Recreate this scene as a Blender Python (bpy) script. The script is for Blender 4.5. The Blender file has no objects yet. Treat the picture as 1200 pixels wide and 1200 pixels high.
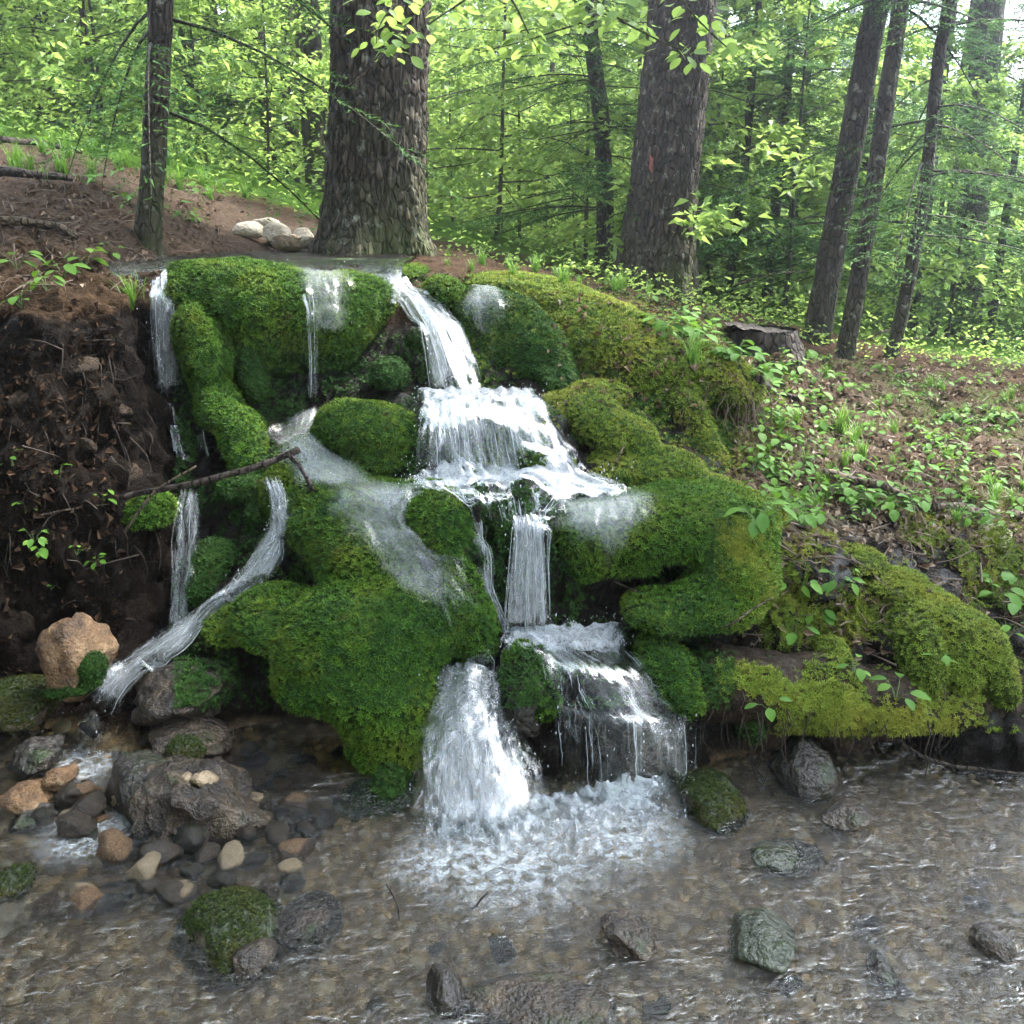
import bpy, bmesh, math, random
import numpy as np
from mathutils import Vector, Matrix
from mathutils.bvhtree import BVHTree

rng = np.random.default_rng(11)
random.seed(11)
scene = bpy.context.scene
col = scene.collection

# ------------------------------------------------------------------ camera
EYE = 1.6
PITCH = math.radians(16.26)
FOC = 1200.0                                   # focal length in pixels of the 1200 px photograph
cam_d = bpy.data.cameras.new('camera')
cam = bpy.data.objects.new('camera', cam_d)
col.objects.link(cam)
cam.location = (0, 0, EYE)
cam.rotation_euler = (math.pi / 2 - PITCH, 0, 0)
cam_d.angle = 2 * math.atan(600 / FOC)
cam_d.clip_start = 0.05
cam_d.clip_end = 600
scene.camera = cam

# ------------------------------------------------------------------ light
SUN_EL, SUN_AZ = math.radians(56), math.radians(57)      # azimuth from +Y towards +X
SKY_STRENGTH, SUN_STRENGTH, EXPOSURE = 0.15, 3.0, 3.4
world = bpy.data.worlds.new('World')
scene.world = world
world.use_nodes = True
wn, wl = world.node_tree.nodes, world.node_tree.links
wn.clear()
wo = wn.new('ShaderNodeOutputWorld')
bg = wn.new('ShaderNodeBackground')
sky = wn.new('ShaderNodeTexSky')
sky.sky_type = 'NISHITA'
sky.sun_disc = False
sky.sun_elevation = SUN_EL
sky.sun_rotation = SUN_AZ
sky.air_density = 1.0
sky.dust_density = 1.5
wtc = wn.new('ShaderNodeTexCoord')
wno = wn.new('ShaderNodeTexNoise')
wno.inputs['Scale'].default_value = 3.0
wno.inputs['Detail'].default_value = 6
wrp = wn.new('ShaderNodeValToRGB')
wrp.color_ramp.elements[0].position = 0.42
wrp.color_ramp.elements[1].position = 0.6
wmx = wn.new('ShaderNodeMix')
wmx.data_type = 'RGBA'
wmx.inputs['B'].default_value = (7.5, 7.6, 7.8, 1)       # sunlit cloud
wl.new(wtc.outputs['Generated'], wno.inputs['Vector'])
wl.new(wno.outputs['Fac'], wrp.inputs['Fac'])
wl.new(wrp.outputs['Color'], wmx.inputs['Factor'])
wl.new(sky.outputs['Color'], wmx.inputs['A'])
wl.new(wmx.outputs['Result'], bg.inputs['Color'])
bg.inputs['Strength'].default_value = SKY_STRENGTH
wl.new(bg.outputs['Background'], wo.inputs['Surface'])

sun_d = bpy.data.lights.new('sun', 'SUN')
sun_d.energy = SUN_STRENGTH
sun_d.angle = math.radians(4)
sun_d.color = (1.0, 0.95, 0.86)
sun = bpy.data.objects.new('sun', sun_d)
col.objects.link(sun)
sv = Vector((math.sin(SUN_AZ) * math.cos(SUN_EL), math.cos(SUN_AZ) * math.cos(SUN_EL), math.sin(SUN_EL)))
sun.rotation_euler = sv.to_track_quat('Z', 'Y').to_euler()
sun.location = sv * 60

scene.view_settings.view_transform = 'Standard'
scene.view_settings.look = 'None'
scene.view_settings.gamma = 1
scene.view_settings.use_curve_mapping = False
scene.view_settings.exposure = EXPOSURE
cy = scene.cycles
cy.use_denoising = True
cy.use_adaptive_sampling = True
cy.adaptive_threshold = 0.02
cy.max_bounces = 7
cy.diffuse_bounces = 3
cy.glossy_bounces = 2
cy.transmission_bounces = 4
cy.transparent_max_bounces = 9
cy.caustics_reflective = False
cy.caustics_refractive = True
cy.sample_clamp_indirect = 6


# ------------------------------------------------------------------ helpers
SP, CP = math.sin(PITCH), math.cos(PITCH)


def P(px, py, Y):
    """the point at ground distance Y that the photograph shows at a pixel"""
    v = (600 - py) / FOC
    t = Y / (CP + v * SP)
    return np.array([(px - 600) / FOC * t, Y, EYE + t * (-SP + v * CP)])


def PZ(px, py, z):
    v = (600 - py) / FOC
    t = (z - EYE) / (-SP + v * CP)
    return np.array([(px - 600) / FOC * t, t * (CP + v * SP), z])


def mpp(py, Y):
    """metres per pixel there"""
    return Y / (CP + (600 - py) / FOC * SP) / FOC


def _hash(ix, iy, iz, seed):
    h = (ix.astype(np.int64) * 374761393 + iy.astype(np.int64) * 668265263 + iz.astype(np.int64) * 2147483647 + seed * 974711) & 0xffffffff
    h = ((h ^ (h >> 13)) * 1274126177) & 0xffffffff
    h = (h ^ (h >> 16)) & 0xffffffff
    return h / 4294967295.0


def vnoise(p, seed=0):
    p = np.asarray(p, float)
    i = np.floor(p).astype(np.int64)
    f = p - i
    f = f * f * (3 - 2 * f)
    r = 0
    for dx in (0, 1):
        for dy in (0, 1):
            for dz in (0, 1):
                w = (f[:, 0] if dx else 1 - f[:, 0]) * (f[:, 1] if dy else 1 - f[:, 1]) * (f[:, 2] if dz else 1 - f[:, 2])
                r = r + w * _hash(i[:, 0] + dx, i[:, 1] + dy, i[:, 2] + dz, seed)
    return r


def fbm(p, octaves=3, seed=0):
    p = np.asarray(p, float)
    a, s, tot = 0.5, 0, 0
    for o in range(octaves):
        s = s + a * (vnoise(p * 2 ** o + 17.3 * o, seed + o) - 0.5)
        tot += a
        a *= 0.5
    return s / tot * 2            # about -1..1


def mesh(name, V, F, mat=None, smooth=True, attrs=None):
    V = np.asarray(V, np.float32).reshape(-1, 3)
    me = bpy.data.meshes.new(name)
    groups = F if isinstance(F, list) else [F]
    groups = [np.asarray(g, np.int32) for g in groups if len(g)]
    me.vertices.add(len(V))
    me.vertices.foreach_set('co', V.ravel())
    nl = sum(g.size for g in groups)
    nf = sum(len(g) for g in groups)
    me.loops.add(nl)
    me.polygons.add(nf)
    me.loops.foreach_set('vertex_index', np.concatenate([g.ravel() for g in groups]))
    starts, o = [], 0
    for g in groups:
        starts.append(o + np.arange(len(g)) * g.shape[1])
        o += g.size
    me.polygons.foreach_set('loop_start', np.concatenate(starts).astype(np.int32))
    me.polygons.foreach_set('use_smooth', np.full(nf, bool(smooth)))
    if attrs:
        for k, a in attrs.items():
            at = me.attributes.new(k, 'FLOAT', 'POINT')
            at.data.foreach_set('value', np.asarray(a, np.float32).ravel())
    me.update(calc_edges=True)
    if mat:
        me.materials.append(mat)
    return me


def link(name, me, parent=None, loc=None, rot=None, scale=None):
    o = bpy.data.objects.new(name, me)
    col.objects.link(o)
    if parent:
        o.parent = parent
    if loc is not None:
        o.location = loc
    if rot is not None:
        o.rotation_euler = rot
    if scale is not None:
        o.scale = scale
    return o


def tag(o, label=None, cat=None, group=None, kind=None):
    if label:
        o['label'] = label
    if cat:
        o['category'] = cat
    if group:
        o['group'] = group
    if kind:
        o['kind'] = kind
    return o


def copy_tree(o, parent=None):
    c = o.copy()
    col.objects.link(c)
    c.parent = parent
    for ch in list(o.children):
        copy_tree(ch, c)
    return c


def join(parts):
    """[(V, F), ...] -> V, [F groups]"""
    Vs, Fs, o = [], {}, 0
    for V, F in parts:
        for f in (F if isinstance(F, list) else [F]):
            if len(f):
                f = np.asarray(f)
                Fs.setdefault(f.shape[1], []).append(f + o)
        Vs.append(np.asarray(V).reshape(-1, 3))
        o += len(Vs[-1])
    return np.concatenate(Vs), [np.concatenate(v) for v in Fs.values()]


def tube(pts, rad, sides=6, cap=True):
    pts = np.asarray(pts, float)
    n = len(pts)
    rad = np.broadcast_to(np.asarray(rad, float), (n,))
    T = np.gradient(pts, axis=0)
    T /= np.linalg.norm(T, axis=1)[:, None] + 1e-9
    ref = np.array([0.0, 0, 1]) if abs(T[:, 2]).mean() < 0.8 else np.array([1.0, 0, 0])
    A = np.cross(T, ref)
    A /= np.linalg.norm(A, axis=1)[:, None] + 1e-9
    B = np.cross(T, A)
    th = np.arange(sides) / sides * 2 * math.pi
    V = pts[:, None] + rad[:, None, None] * (A[:, None] * np.cos(th)[None, :, None] + B[:, None] * np.sin(th)[None, :, None])
    V = V.reshape(-1, 3)
    i = np.arange(n - 1)[:, None] * sides
    j = np.arange(sides)[None]
    k = (np.arange(sides) + 1)[None] % sides
    F = np.stack([i + j, i + k, i + sides + k, i + sides + j], -1).reshape(-1, 4)
    if cap:
        V = np.vstack([V, pts[:1], pts[-1:]])
        c0, c1 = n * sides, n * sides + 1
        T0 = np.stack([np.full(sides, c0), k[0], j[0]], -1)
        T1 = np.stack([np.full(sides, c1), (n - 1) * sides + j[0], (n - 1) * sides + k[0]], -1)
        return V, [F, np.vstack([T0, T1])]
    return V, [F]


def spline(pts, n):
    """Catmull-Rom through pts, n samples"""
    pts = np.asarray(pts, float)
    if len(pts) == 2:
        s = np.linspace(0, 1, n).reshape((-1,) + (1,) * (pts.ndim - 1))
        return pts[0] * (1 - s) + pts[1] * s
    q = np.concatenate([(2 * pts[0] - pts[1])[None], pts, (2 * pts[-1] - pts[-2])[None]])
    s = np.linspace(0, len(pts) - 1 - 1e-6, n)
    i = s.astype(int)
    t = (s - i).reshape((-1,) + (1,) * (pts.ndim - 1))
    a, b, c, d = q[i], q[i + 1], q[i + 2], q[i + 3]
    return 0.5 * (2 * b + (c - a) * t + (2 * a - 5 * b + 4 * c - d) * t ** 2 + (3 * b - a - 3 * c + d) * t ** 3)


# ------------------------------------------------------------------ materials
class NT:
    def __init__(self, name):
        self.m = bpy.data.materials.new(name)
        self.m.use_nodes = True
        self.n, self.l = self.m.node_tree.nodes, self.m.node_tree.links
        self.n.clear()
        self.out = self.n.new('ShaderNodeOutputMaterial')
        self.tc = None

    def add(self, t, **kw):
        nd = self.n.new('ShaderNode' + t)
        for k, v in kw.items():
            k2 = k.replace('_', ' ')
            if k2 in nd.inputs:
                self.set(nd.inputs[k2], v)
            elif k in nd.inputs:
                self.set(nd.inputs[k], v)
            else:
                setattr(nd, k, v)
        return nd

    def set(self, sock, v):
        if isinstance(v, bpy.types.NodeSocket):
            self.l.new(v, sock)
        else:
            if isinstance(v, (tuple, list)) and len(v) == 3 and sock.type == 'RGBA':
                v = (*v, 1)
            sock.default_value = v

    def coord(self, scale=(1, 1, 1), which='Object'):
        tc = self.add('TexCoord')
        mp = self.add('Mapping', Vector=tc.outputs[which], Scale=scale)
        return mp.outputs['Vector']

    def noise(self, vec, scale, detail=4, rough=0.55, distort=0):
        return self.add('TexNoise', Vector=vec, Scale=scale, Detail=detail, Roughness=rough, Distortion=distort).outputs['Fac']

    def ramp(self, fac, stops):
        r = self.add('ValToRGB', Fac=fac)
        e = r.color_ramp.elements
        while len(e) < len(stops):
            e.new(0.5)
        for i, (p, c) in enumerate(stops):
            e[i].position = p
            e[i].color = (*c, 1) if len(c) == 3 else c
        return r.outputs['Color']

    def gray(self, fac, a, b, va=0.0, vb=1.0):
        return self.add('MapRange', Value=fac, From_Min=a, From_Max=b, To_Min=va, To_Max=vb).outputs['Result']

    def attr(self, name):
        return self.add('Attribute', attribute_name=name).outputs['Fac']

    def mix(self, fac, a, b):
        m = self.add('Mix', data_type='RGBA')
        self.set(m.inputs['Factor'], fac)
        self.set(m.inputs[6], a)
        self.set(m.inputs[7], b)
        return m.outputs[2]

    def math(self, op, a, b=0.0):
        m = self.add('Math', operation=op)
        self.set(m.inputs[0], a)
        self.set(m.inputs[1], b)
        return m.outputs[0]

    def bump(self, h, strength=0.5, dist=0.01, normal=None):
        b = self.add('Bump', Height=h, Strength=strength, Distance=dist)
        if normal:
            self.l.new(normal, b.inputs['Normal'])
        return b.outputs['Normal']

    def bsdf(self, color, rough, normal=None, spec=0.5, **kw):
        b = self.add('BsdfPrincipled', Base_Color=color, Roughness=rough)
        b.inputs['Specular IOR Level'].default_value = spec
        if normal:
            self.l.new(normal, b.inputs['Normal'])
        for k, v in kw.items():
            self.set(b.inputs[k.replace('_', ' ')], v)
        return b.outputs[0]

    def mixsh(self, fac, a, b):
        m = self.add('MixShader')
        self.set(m.inputs[0], fac)
        self.l.new(a, m.inputs[1])
        self.l.new(b, m.inputs[2])
        return m.outputs[0]

    def done(self, sh):
        self.l.new(sh, self.out.inputs['Surface'])
        return self.m


def leaf_mat(name, stops, trans=0.5, tcol=(0.16, 0.3, 0.03), rough=0.45, spec=0.35):
    t = NT(name)
    c = t.ramp(t.attr('rnd'), stops)
    oi = t.add('ObjectInfo')
    c = t.mix(t.gray(oi.outputs['Random'], 0, 1, 0, 0.35), c, stops[len(stops) // 2][1])
    a = t.bsdf(c, rough, spec=spec)
    tr = t.add('BsdfTranslucent', Color=t.mix(0.5, c, tcol)).outputs[0]
    return t.done(t.mixsh(trans, a, tr))


def moss_mat(name, deep, mid, tip, yellow, yamt=0.4):
    t = NT(name)
    v = t.coord()
    c = t.ramp(t.attr('rnd'), [(0.0, deep), (0.5, mid), (1.0, tip)])
    n = t.noise(v, 5.0, 3)
    c = t.mix(t.math('MULTIPLY', t.gray(n, 0.45, 0.68), yamt), c, yellow)
    n2 = t.noise(v, 13.0, 2)
    c = t.mix(t.gray(n2, 0.66, 0.76, 0, 0.7), c, (0.06, 0.04, 0.012))
    a = t.bsdf(c, 0.6, spec=0.12)
    tr = t.add('BsdfTranslucent', Color=c).outputs[0]
    return t.done(t.mixsh(0.25, a, tr))


M = {}
M['moss'] = moss_mat('moss_green', (0.006, 0.024, 0.002), (0.055, 0.125, 0.01), (0.17, 0.29, 0.04), (0.17, 0.2, 0.02), 0.45)
M['moss_yellow'] = moss_mat('moss_yellow_green', (0.016, 0.034, 0.004), (0.13, 0.19, 0.02), (0.3, 0.36, 0.06), (0.26, 0.23, 0.035), 0.55)
M['moss_dark'] = moss_mat('moss_wet_dark', (0.004, 0.014, 0.003), (0.025, 0.07, 0.012), (0.07, 0.16, 0.03), (0.08, 0.14, 0.03), 0.3)


M['moss_olive'] = moss_mat('moss_olive', (0.006, 0.011, 0.002), (0.03, 0.05, 0.007), (0.08, 0.11, 0.018), (0.09, 0.07, 0.015), 0.5)


def moss_core(name, a, b):
    t = NT(name)
    v = t.coord()
    n = t.noise(v, 60, 4)
    c = t.ramp(n, [(0.3, a), (0.7, b)])
    return t.done(t.bsdf(c, 0.8, t.bump(t.noise(v, 120, 3), 0.8, 0.01), spec=0.1))


M['core'] = moss_core('moss_base', (0.004, 0.012, 0.002), (0.018, 0.045, 0.004))
M['core_yellow'] = moss_core('moss_base_yellow', (0.012, 0.02, 0.003), (0.045, 0.06, 0.007))


def earth_mat():
    t = NT('earth')
    v = t.coord()
    n1 = t.noise(v, 3.5, 6, 0.65)
    n2 = t.noise(v, 38, 5, 0.7)
    soil = t.ramp(n2, [(0.25, (0.01, 0.006, 0.0035)), (0.5, (0.038, 0.023, 0.013)), (0.72, (0.1, 0.063, 0.038))])
    path = t.ramp(n2, [(0.25, (0.024, 0.016, 0.011)), (0.5, (0.062, 0.042, 0.029)), (0.75, (0.13, 0.092, 0.065))])
    green = t.ramp(n2, [(0.3, (0.02, 0.045, 0.006)), (0.6, (0.07, 0.14, 0.015)), (0.8, (0.11, 0.17, 0.03))])
    wet_shade_c = t.ramp(n2, [(0.3, (0.002, 0.0015, 0.001)), (0.6, (0.009, 0.006, 0.004)), (0.8, (0.03, 0.021, 0.014))])  # near-black wet soil; left-bank shade is mixed into these tones
    c = t.mix(t.gray(t.math('ADD', t.attr('path'), t.math('SUBTRACT', n1, 0.5)), 0.35, 0.65), soil, path)
    g = t.gray(t.math('ADD', t.attr('green'), t.math('MULTIPLY', t.math('SUBTRACT', n1, 0.5), 1.2)), 0.4, 0.7)
    c = t.mix(g, c, green)
    w = t.gray(t.math('ADD', t.attr('wet'), t.math('SUBTRACT', n1, 0.5)), 0.35, 0.6)
    c = t.mix(w, c, wet_shade_c)
    # travertine gravel bed
    vo = t.add('TexVoronoi', Vector=v, Scale=26, Randomness=1.0)
    bed = t.mix(t.gray(vo.outputs['Distance'], 0.2, 0.55), t.ramp(t.add('SeparateColor', Color=vo.outputs['Color']).outputs[0],
                [(0.0, (0.26, 0.19, 0.11)), (0.4, (0.4, 0.29, 0.15)), (0.7, (0.44, 0.29, 0.13)), (1.0, (0.48, 0.4, 0.27))]), (0.2, 0.14, 0.08))
    c = t.mix(t.attr('bed'), c, bed)
    r = t.gray(t.math('MULTIPLY', w, t.noise(v, 9, 3)), 0.2, 0.6, 0.85, 0.35)
    nb = t.bump(n2, 0.9, 0.03)
    nb = t.bump(t.noise(v, 130, 4), 0.7, 0.012, nb)
    sp = t.math('MULTIPLY', t.math('MULTIPLY', t.gray(t.noise(v, 7, 4, 0.6), 0.52, 0.66, 0.06, 0.5), t.attr('sheen')), 1.0)
    return t.done(t.bsdf(c, r, nb, Specular_IOR_Level=t.math('ADD', sp, 0.05)))


M['earth'] = earth_mat()


def lip_mat():
    t = NT('root_bound_earth')
    v = t.coord()
    n = t.noise(v, 30, 5, 0.7)
    c = t.ramp(n, [(0.3, (0.008, 0.005, 0.003)), (0.55, (0.034, 0.022, 0.013)), (0.75, (0.09, 0.062, 0.04))])
    nb = t.bump(n, 1.0, 0.03)
    return t.done(t.bsdf(c, 0.7, t.bump(t.noise(v, 110, 4), 0.8, 0.012, nb), spec=0.15))


M['earth_lip'] = lip_mat()


def rock_mat(name, stops, mossy=0.0, rough=0.55, scale=6.0, mcol=(0.022, 0.034, 0.006)):
    t = NT(name)
    v = t.coord()
    n = t.noise(v, scale, 6, 0.65, 0.4)
    c = t.ramp(n, stops)
    n2 = t.noise(v, scale * 6, 4)
    c = t.mix(t.gray(n2, 0.5, 0.75, 0, 0.55), c, tuple(x * 0.3 for x in stops[0][1]))
    if mossy:
        geo = t.add('NewGeometry')
        up = t.add('SeparateXYZ', Vector=geo.outputs['Normal']).outputs[2]
        f = t.math('ADD', t.math('MULTIPLY', up, 0.35), t.noise(v, scale * 0.9, 4))
        c = t.mix(t.gray(f, 1.0 - mossy, 1.12 - mossy), c, t.ramp(n2, [(0.35, tuple(x * 0.35 for x in mcol)), (0.7, mcol)]))
    nb = t.bump(n2, 0.9, 0.03)
    nb = t.bump(t.noise(v, scale * 20, 3), 0.6, 0.008, nb)
    return t.done(t.bsdf(c, rough, nb))


M['rock_wet'] = rock_mat('wet_brown_rock', [(0.32, (0.008, 0.006, 0.004)), (0.5, (0.035, 0.024, 0.015)), (0.7, (0.12, 0.085, 0.052))], 0.12, 0.3, 9.0)
M['rock_dark'] = rock_mat('dark_wet_rock', [(0.3, (0.008, 0.007, 0.005)), (0.55, (0.028, 0.022, 0.016)), (0.75, (0.075, 0.06, 0.045))], 0.2, 0.25)
M['rock_moss'] = rock_mat('mossy_rock', [(0.3, (0.03, 0.025, 0.015)), (0.55, (0.09, 0.065, 0.04)), (0.75, (0.17, 0.13, 0.08))], 0.42, 0.45)
M['rock_green'] = rock_mat('algae_wet_stone', [(0.3, (0.014, 0.017, 0.01)), (0.55, (0.042, 0.046, 0.028)), (0.75, (0.12, 0.115, 0.08))], 0.2, 0.15)
M['rock_pale'] = rock_mat('pale_limestone', [(0.3, (0.28, 0.23, 0.16)), (0.55, (0.42, 0.36, 0.27)), (0.75, (0.52, 0.46, 0.37))], 0.0, 0.7)
M['rock_orange'] = rock_mat('orange_limestone', [(0.32, (0.035, 0.018, 0.008)), (0.5, (0.16, 0.085, 0.035)), (0.7, (0.33, 0.22, 0.12))], 0.0, 0.5, 10.0)
M['rock_tan'] = rock_mat('tan_limestone', [(0.3, (0.16, 0.12, 0.07)), (0.55, (0.27, 0.2, 0.12)), (0.75, (0.38, 0.3, 0.2))], 0.08, 0.4)


def pebble_mat():
    t = NT('pebble_stone')
    oi = t.add('ObjectInfo')
    at = t.attr('rnd')
    f = t.math('FRACT', t.math('ADD', oi.outputs['Random'], at))
    c = t.ramp(f, [(0.0, (0.17, 0.12, 0.075)), (0.25, (0.46, 0.32, 0.15)), (0.5, (0.5, 0.3, 0.1)), (0.7, (0.55, 0.43, 0.25)), (0.88, (0.26, 0.2, 0.14)), (1.0, (0.58, 0.5, 0.36))])
    n = t.noise(t.coord(), 40, 4)
    c = t.mix(t.gray(n, 0.4, 0.7, 0, 0.5), c, (0.18, 0.12, 0.06))
    return t.done(t.bsdf(c, 0.4, t.bump(n, 0.4, 0.006)))


M['pebble'] = pebble_mat()


def bark_mat(name, stops, moss=0.0, scale=1.0, lichen=0.0, plate=30):
    t = NT(name)
    v = t.coord((1, 1, 0.3))
    n = t.noise(v, 22 * scale, 6, 0.7)
    n3 = t.noise(t.coord(), 2.5, 4)
    h = t.attr('rnd')
    vo = t.add('TexVoronoi', feature='DISTANCE_TO_EDGE', Vector=t.coord((1, 1, 0.42)), Scale=plate, Randomness=1.0)
    crack = t.gray(vo.outputs['Distance'], 0.0, 0.16)
    c = t.ramp(t.math('ADD', t.math('MULTIPLY', h, 0.55), t.math('MULTIPLY', n, 0.45)), stops)
    c = t.mix(t.gray(crack, 0, 1, 0.8, 0), c, tuple(x * 0.4 for x in stops[0][1]))
    if lichen:
        c = t.mix(t.gray(t.noise(t.coord(), 14, 5, 0.7), 0.62 - lichen * 0.1, 0.68, 0, 0.8), c, (0.22, 0.22, 0.18))
    if moss:
        z = t.add('SeparateXYZ', Vector=t.coord()).outputs[2]
        f = t.math('MULTIPLY', t.gray(z, 0.05, 0.9, 1, 0), t.gray(n3, 0.35, 0.6))
        c = t.mix(t.math('MULTIPLY', f, moss), c, (0.05, 0.075, 0.012))
    nb = t.bump(crack, 0.9, 0.012)
    nb = t.bump(n, 0.7, 0.01, nb)
    nb = t.bump(t.noise(v, 80 * scale, 3), 0.5, 0.004, nb)
    return t.done(t.bsdf(c, 0.8, nb, spec=0.25))


M['bark'] = bark_mat('spruce_bark', [(0.25, (0.012, 0.009, 0.006)), (0.5, (0.052, 0.038, 0.027)), (0.85, (0.15, 0.12, 0.092))], 0.5, 1, 0.4)
M['bark_dark'] = bark_mat('dark_bark', [(0.25, (0.015, 0.011, 0.009)), (0.5, (0.05, 0.036, 0.028)), (0.8, (0.11, 0.085, 0.068))], 0.5, 1.5, 0.4)
M['bark_pale'] = bark_mat('pale_beech_bark', [(0.2, (0.1, 0.095, 0.08)), (0.5, (0.2, 0.19, 0.165)), (0.8, (0.32, 0.3, 0.27))], 0.3, 0.6, 0.3)
M['wood'] = bark_mat('dead_wood', [(0.2, (0.04, 0.028, 0.018)), (0.5, (0.11, 0.08, 0.055)), (0.8, (0.22, 0.17, 0.12))], 0, 3)
M['wood_dark'] = bark_mat('wet_dark_wood', [(0.2, (0.012, 0.009, 0.007)), (0.5, (0.045, 0.034, 0.027)), (0.8, (0.12, 0.095, 0.08))], 0, 3)
M['wood_cut'] = bark_mat('cut_wood', [(0.2, (0.12, 0.06, 0.03)), (0.5, (0.24, 0.13, 0.07)), (0.8, (0.36, 0.24, 0.14))], 0, 3)

M['leaf'] = leaf_mat('beech_leaf', [(0.0, (0.045, 0.12, 0.012)), (0.5, (0.09, 0.21, 0.02)), (1.0, (0.18, 0.28, 0.05))], 0.6, (0.36, 0.48, 0.11))
M['leaf_light'] = leaf_mat('sunlit_leaf', [(0.0, (0.07, 0.16, 0.025)), (0.5, (0.14, 0.25, 0.04)), (1.0, (0.24, 0.35, 0.07))], 0.6, (0.42, 0.54, 0.14))
M['needle'] = leaf_mat('spruce_needle', [(0.0, (0.018, 0.05, 0.014)), (0.5, (0.04, 0.1, 0.026)), (1.0, (0.09, 0.17, 0.045))], 0.3, (0.1, 0.2, 0.05), 0.7, 0.08)
M['herb'] = leaf_mat('herb_leaf', [(0.0, (0.03, 0.085, 0.01)), (0.5, (0.06, 0.15, 0.016)), (1.0, (0.12, 0.23, 0.03))], 0.35, (0.15, 0.28, 0.03), 0.6, 0.2)
M['grass'] = leaf_mat('grass_blade', [(0.0, (0.04, 0.11, 0.012)), (0.5, (0.085, 0.2, 0.02)), (1.0, (0.16, 0.29, 0.04))], 0.4, (0.2, 0.36, 0.05))
M['litter'] = leaf_mat('dead_leaf', [(0.0, (0.03, 0.018, 0.01)), (0.5, (0.1, 0.06, 0.036)), (1.0, (0.23, 0.165, 0.115))], 0.15, (0.15, 0.08, 0.03), 0.6)


M['litter_pale'] = leaf_mat('dry_pale_dead_leaf', [(0.0, (0.07, 0.048, 0.032)), (0.5, (0.16, 0.12, 0.083)), (1.0, (0.34, 0.27, 0.2))], 0.2, (0.2, 0.12, 0.06), 0.6)
M['litter_dark'] = leaf_mat('shade_dark_dead_leaf', [(0.0, (0.008, 0.005, 0.003)), (0.6, (0.03, 0.017, 0.01)), (1.0, (0.11, 0.065, 0.04))], 0.1, (0.05, 0.03, 0.015), 0.7, 0.1)  # darkened copy of dead_leaf; left-bank shade put into the colour


def water_mat():
    t = NT('stream_water')
    v = t.coord((1, 1.7, 1))
    n = t.noise(v, 22, 4, 0.6, 0.8)
    n2 = t.noise(v, 75, 3, 0.6, 0.3)
    nb = t.bump(n, 1.0, 0.07)
    nb = t.bump(n2, 0.8, 0.022, nb)
    fr = t.add('Fresnel', IOR=1.52)
    t.l.new(nb, fr.inputs['Normal'])
    rf = t.add('BsdfRefraction', Color=(0.97, 0.98, 0.96), Roughness=0.0, IOR=1.33)
    t.l.new(t.bump(n, 0.3, 0.03), rf.inputs['Normal'])
    tr = rf.outputs[0]
    gl = t.add('BsdfGlossy', Color=(1, 1, 1), Roughness=0.05)
    t.l.new(nb, gl.inputs['Normal'])
    sh = t.mixsh(t.math('MULTIPLY', fr.outputs[0], 1.0), tr, gl.outputs[0])
    foam = t.bsdf((0.8, 0.83, 0.85), 0.4, nb)
    f = t.math('MULTIPLY', t.attr('foam'), t.gray(t.noise(t.coord(), 30, 5, 0.7, 0.5), 0.38, 0.62))
    return t.done(t.mixsh(f, sh, foam))


M['water'] = water_mat()


def fall_mat(name, streak, lo, hi, amax, colr=(0.44, 0.46, 0.485), gloss=0.6, base=60, distort=0.6):
    """aerated falling water: clear water with white streaks along the flow; fu across, fv along, in metres"""
    t = NT(name)
    cx = t.add('CombineXYZ', X=t.attr('fu'), Y=t.math('MULTIPLY', t.attr('fv'), streak), Z=t.attr('rnd'))
    n = t.noise(cx.outputs[0], base, 6, 0.7, distort)
    n2 = t.noise(cx.outputs[0], base * 3.5, 3, 0.6)
    m = t.math('ADD', t.math('MULTIPLY', n, 0.7), t.math('MULTIPLY', n2, 0.3))
    m2 = t.math('ADD', m, t.math('MULTIPLY', t.math('SUBTRACT', t.attr('dens'), 1.0), 0.4))
    a = t.math('MULTIPLY', t.gray(m2, lo, hi), amax)
    nb = t.bump(m, 0.3, 0.01)
    white = t.bsdf(colr, 0.45, nb, spec=0.3)
    trl = t.add('BsdfTranslucent', Color=colr).outputs[0]
    white = t.mixsh(0.3, white, trl)
    tr = t.add('BsdfTransparent', Color=(0.97, 0.98, 0.98)).outputs[0]
    gl = t.add('BsdfGlossy', Color=(1, 1, 1), Roughness=0.12)
    t.l.new(nb, gl.inputs['Normal'])
    fr = t.add('Fresnel', IOR=1.33)
    t.l.new(nb, fr.inputs['Normal'])
    clear = t.mixsh(t.math('MULTIPLY', fr.outputs[0], t.math('MULTIPLY', t.attr('dens'), gloss)), tr, gl.outputs[0])
    return t.done(t.mixsh(a, clear, white))


M['fall'] = fall_mat('falling_water', 0.13, 0.43, 0.7, 0.75)
M['film'] = fall_mat('water_film', 0.22, 0.2, 0.66, 0.45, gloss=0.15, base=95)
M['foam'] = fall_mat('white_foam', 0.7, 0.27, 0.58, 0.92, base=42)


def strand_mat():
    t = NT('water_strand')
    w = t.bsdf((0.72, 0.76, 0.8), 0.35, spec=0.4)
    trl = t.add('BsdfTranslucent', Color=(0.72, 0.76, 0.8)).outputs[0]
    w = t.mixsh(0.35, w, trl)
    tr = t.add('BsdfTransparent', Color=(1, 1, 1)).outputs[0]
    return t.done(t.mixsh(t.math('MULTIPLY', t.attr('rnd'), 0.42), tr, w))


M['strand'] = strand_mat()


def simple_mat(name, c, rough=0.6, var=0.4):
    t = NT(name)
    n = t.noise(t.coord(), 25, 4)
    return t.done(t.bsdf(t.ramp(n, [(0.3, tuple(x * (1 - var) for x in c)), (0.7, c)]), rough, t.bump(n, 0.3, 0.005)))


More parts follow.
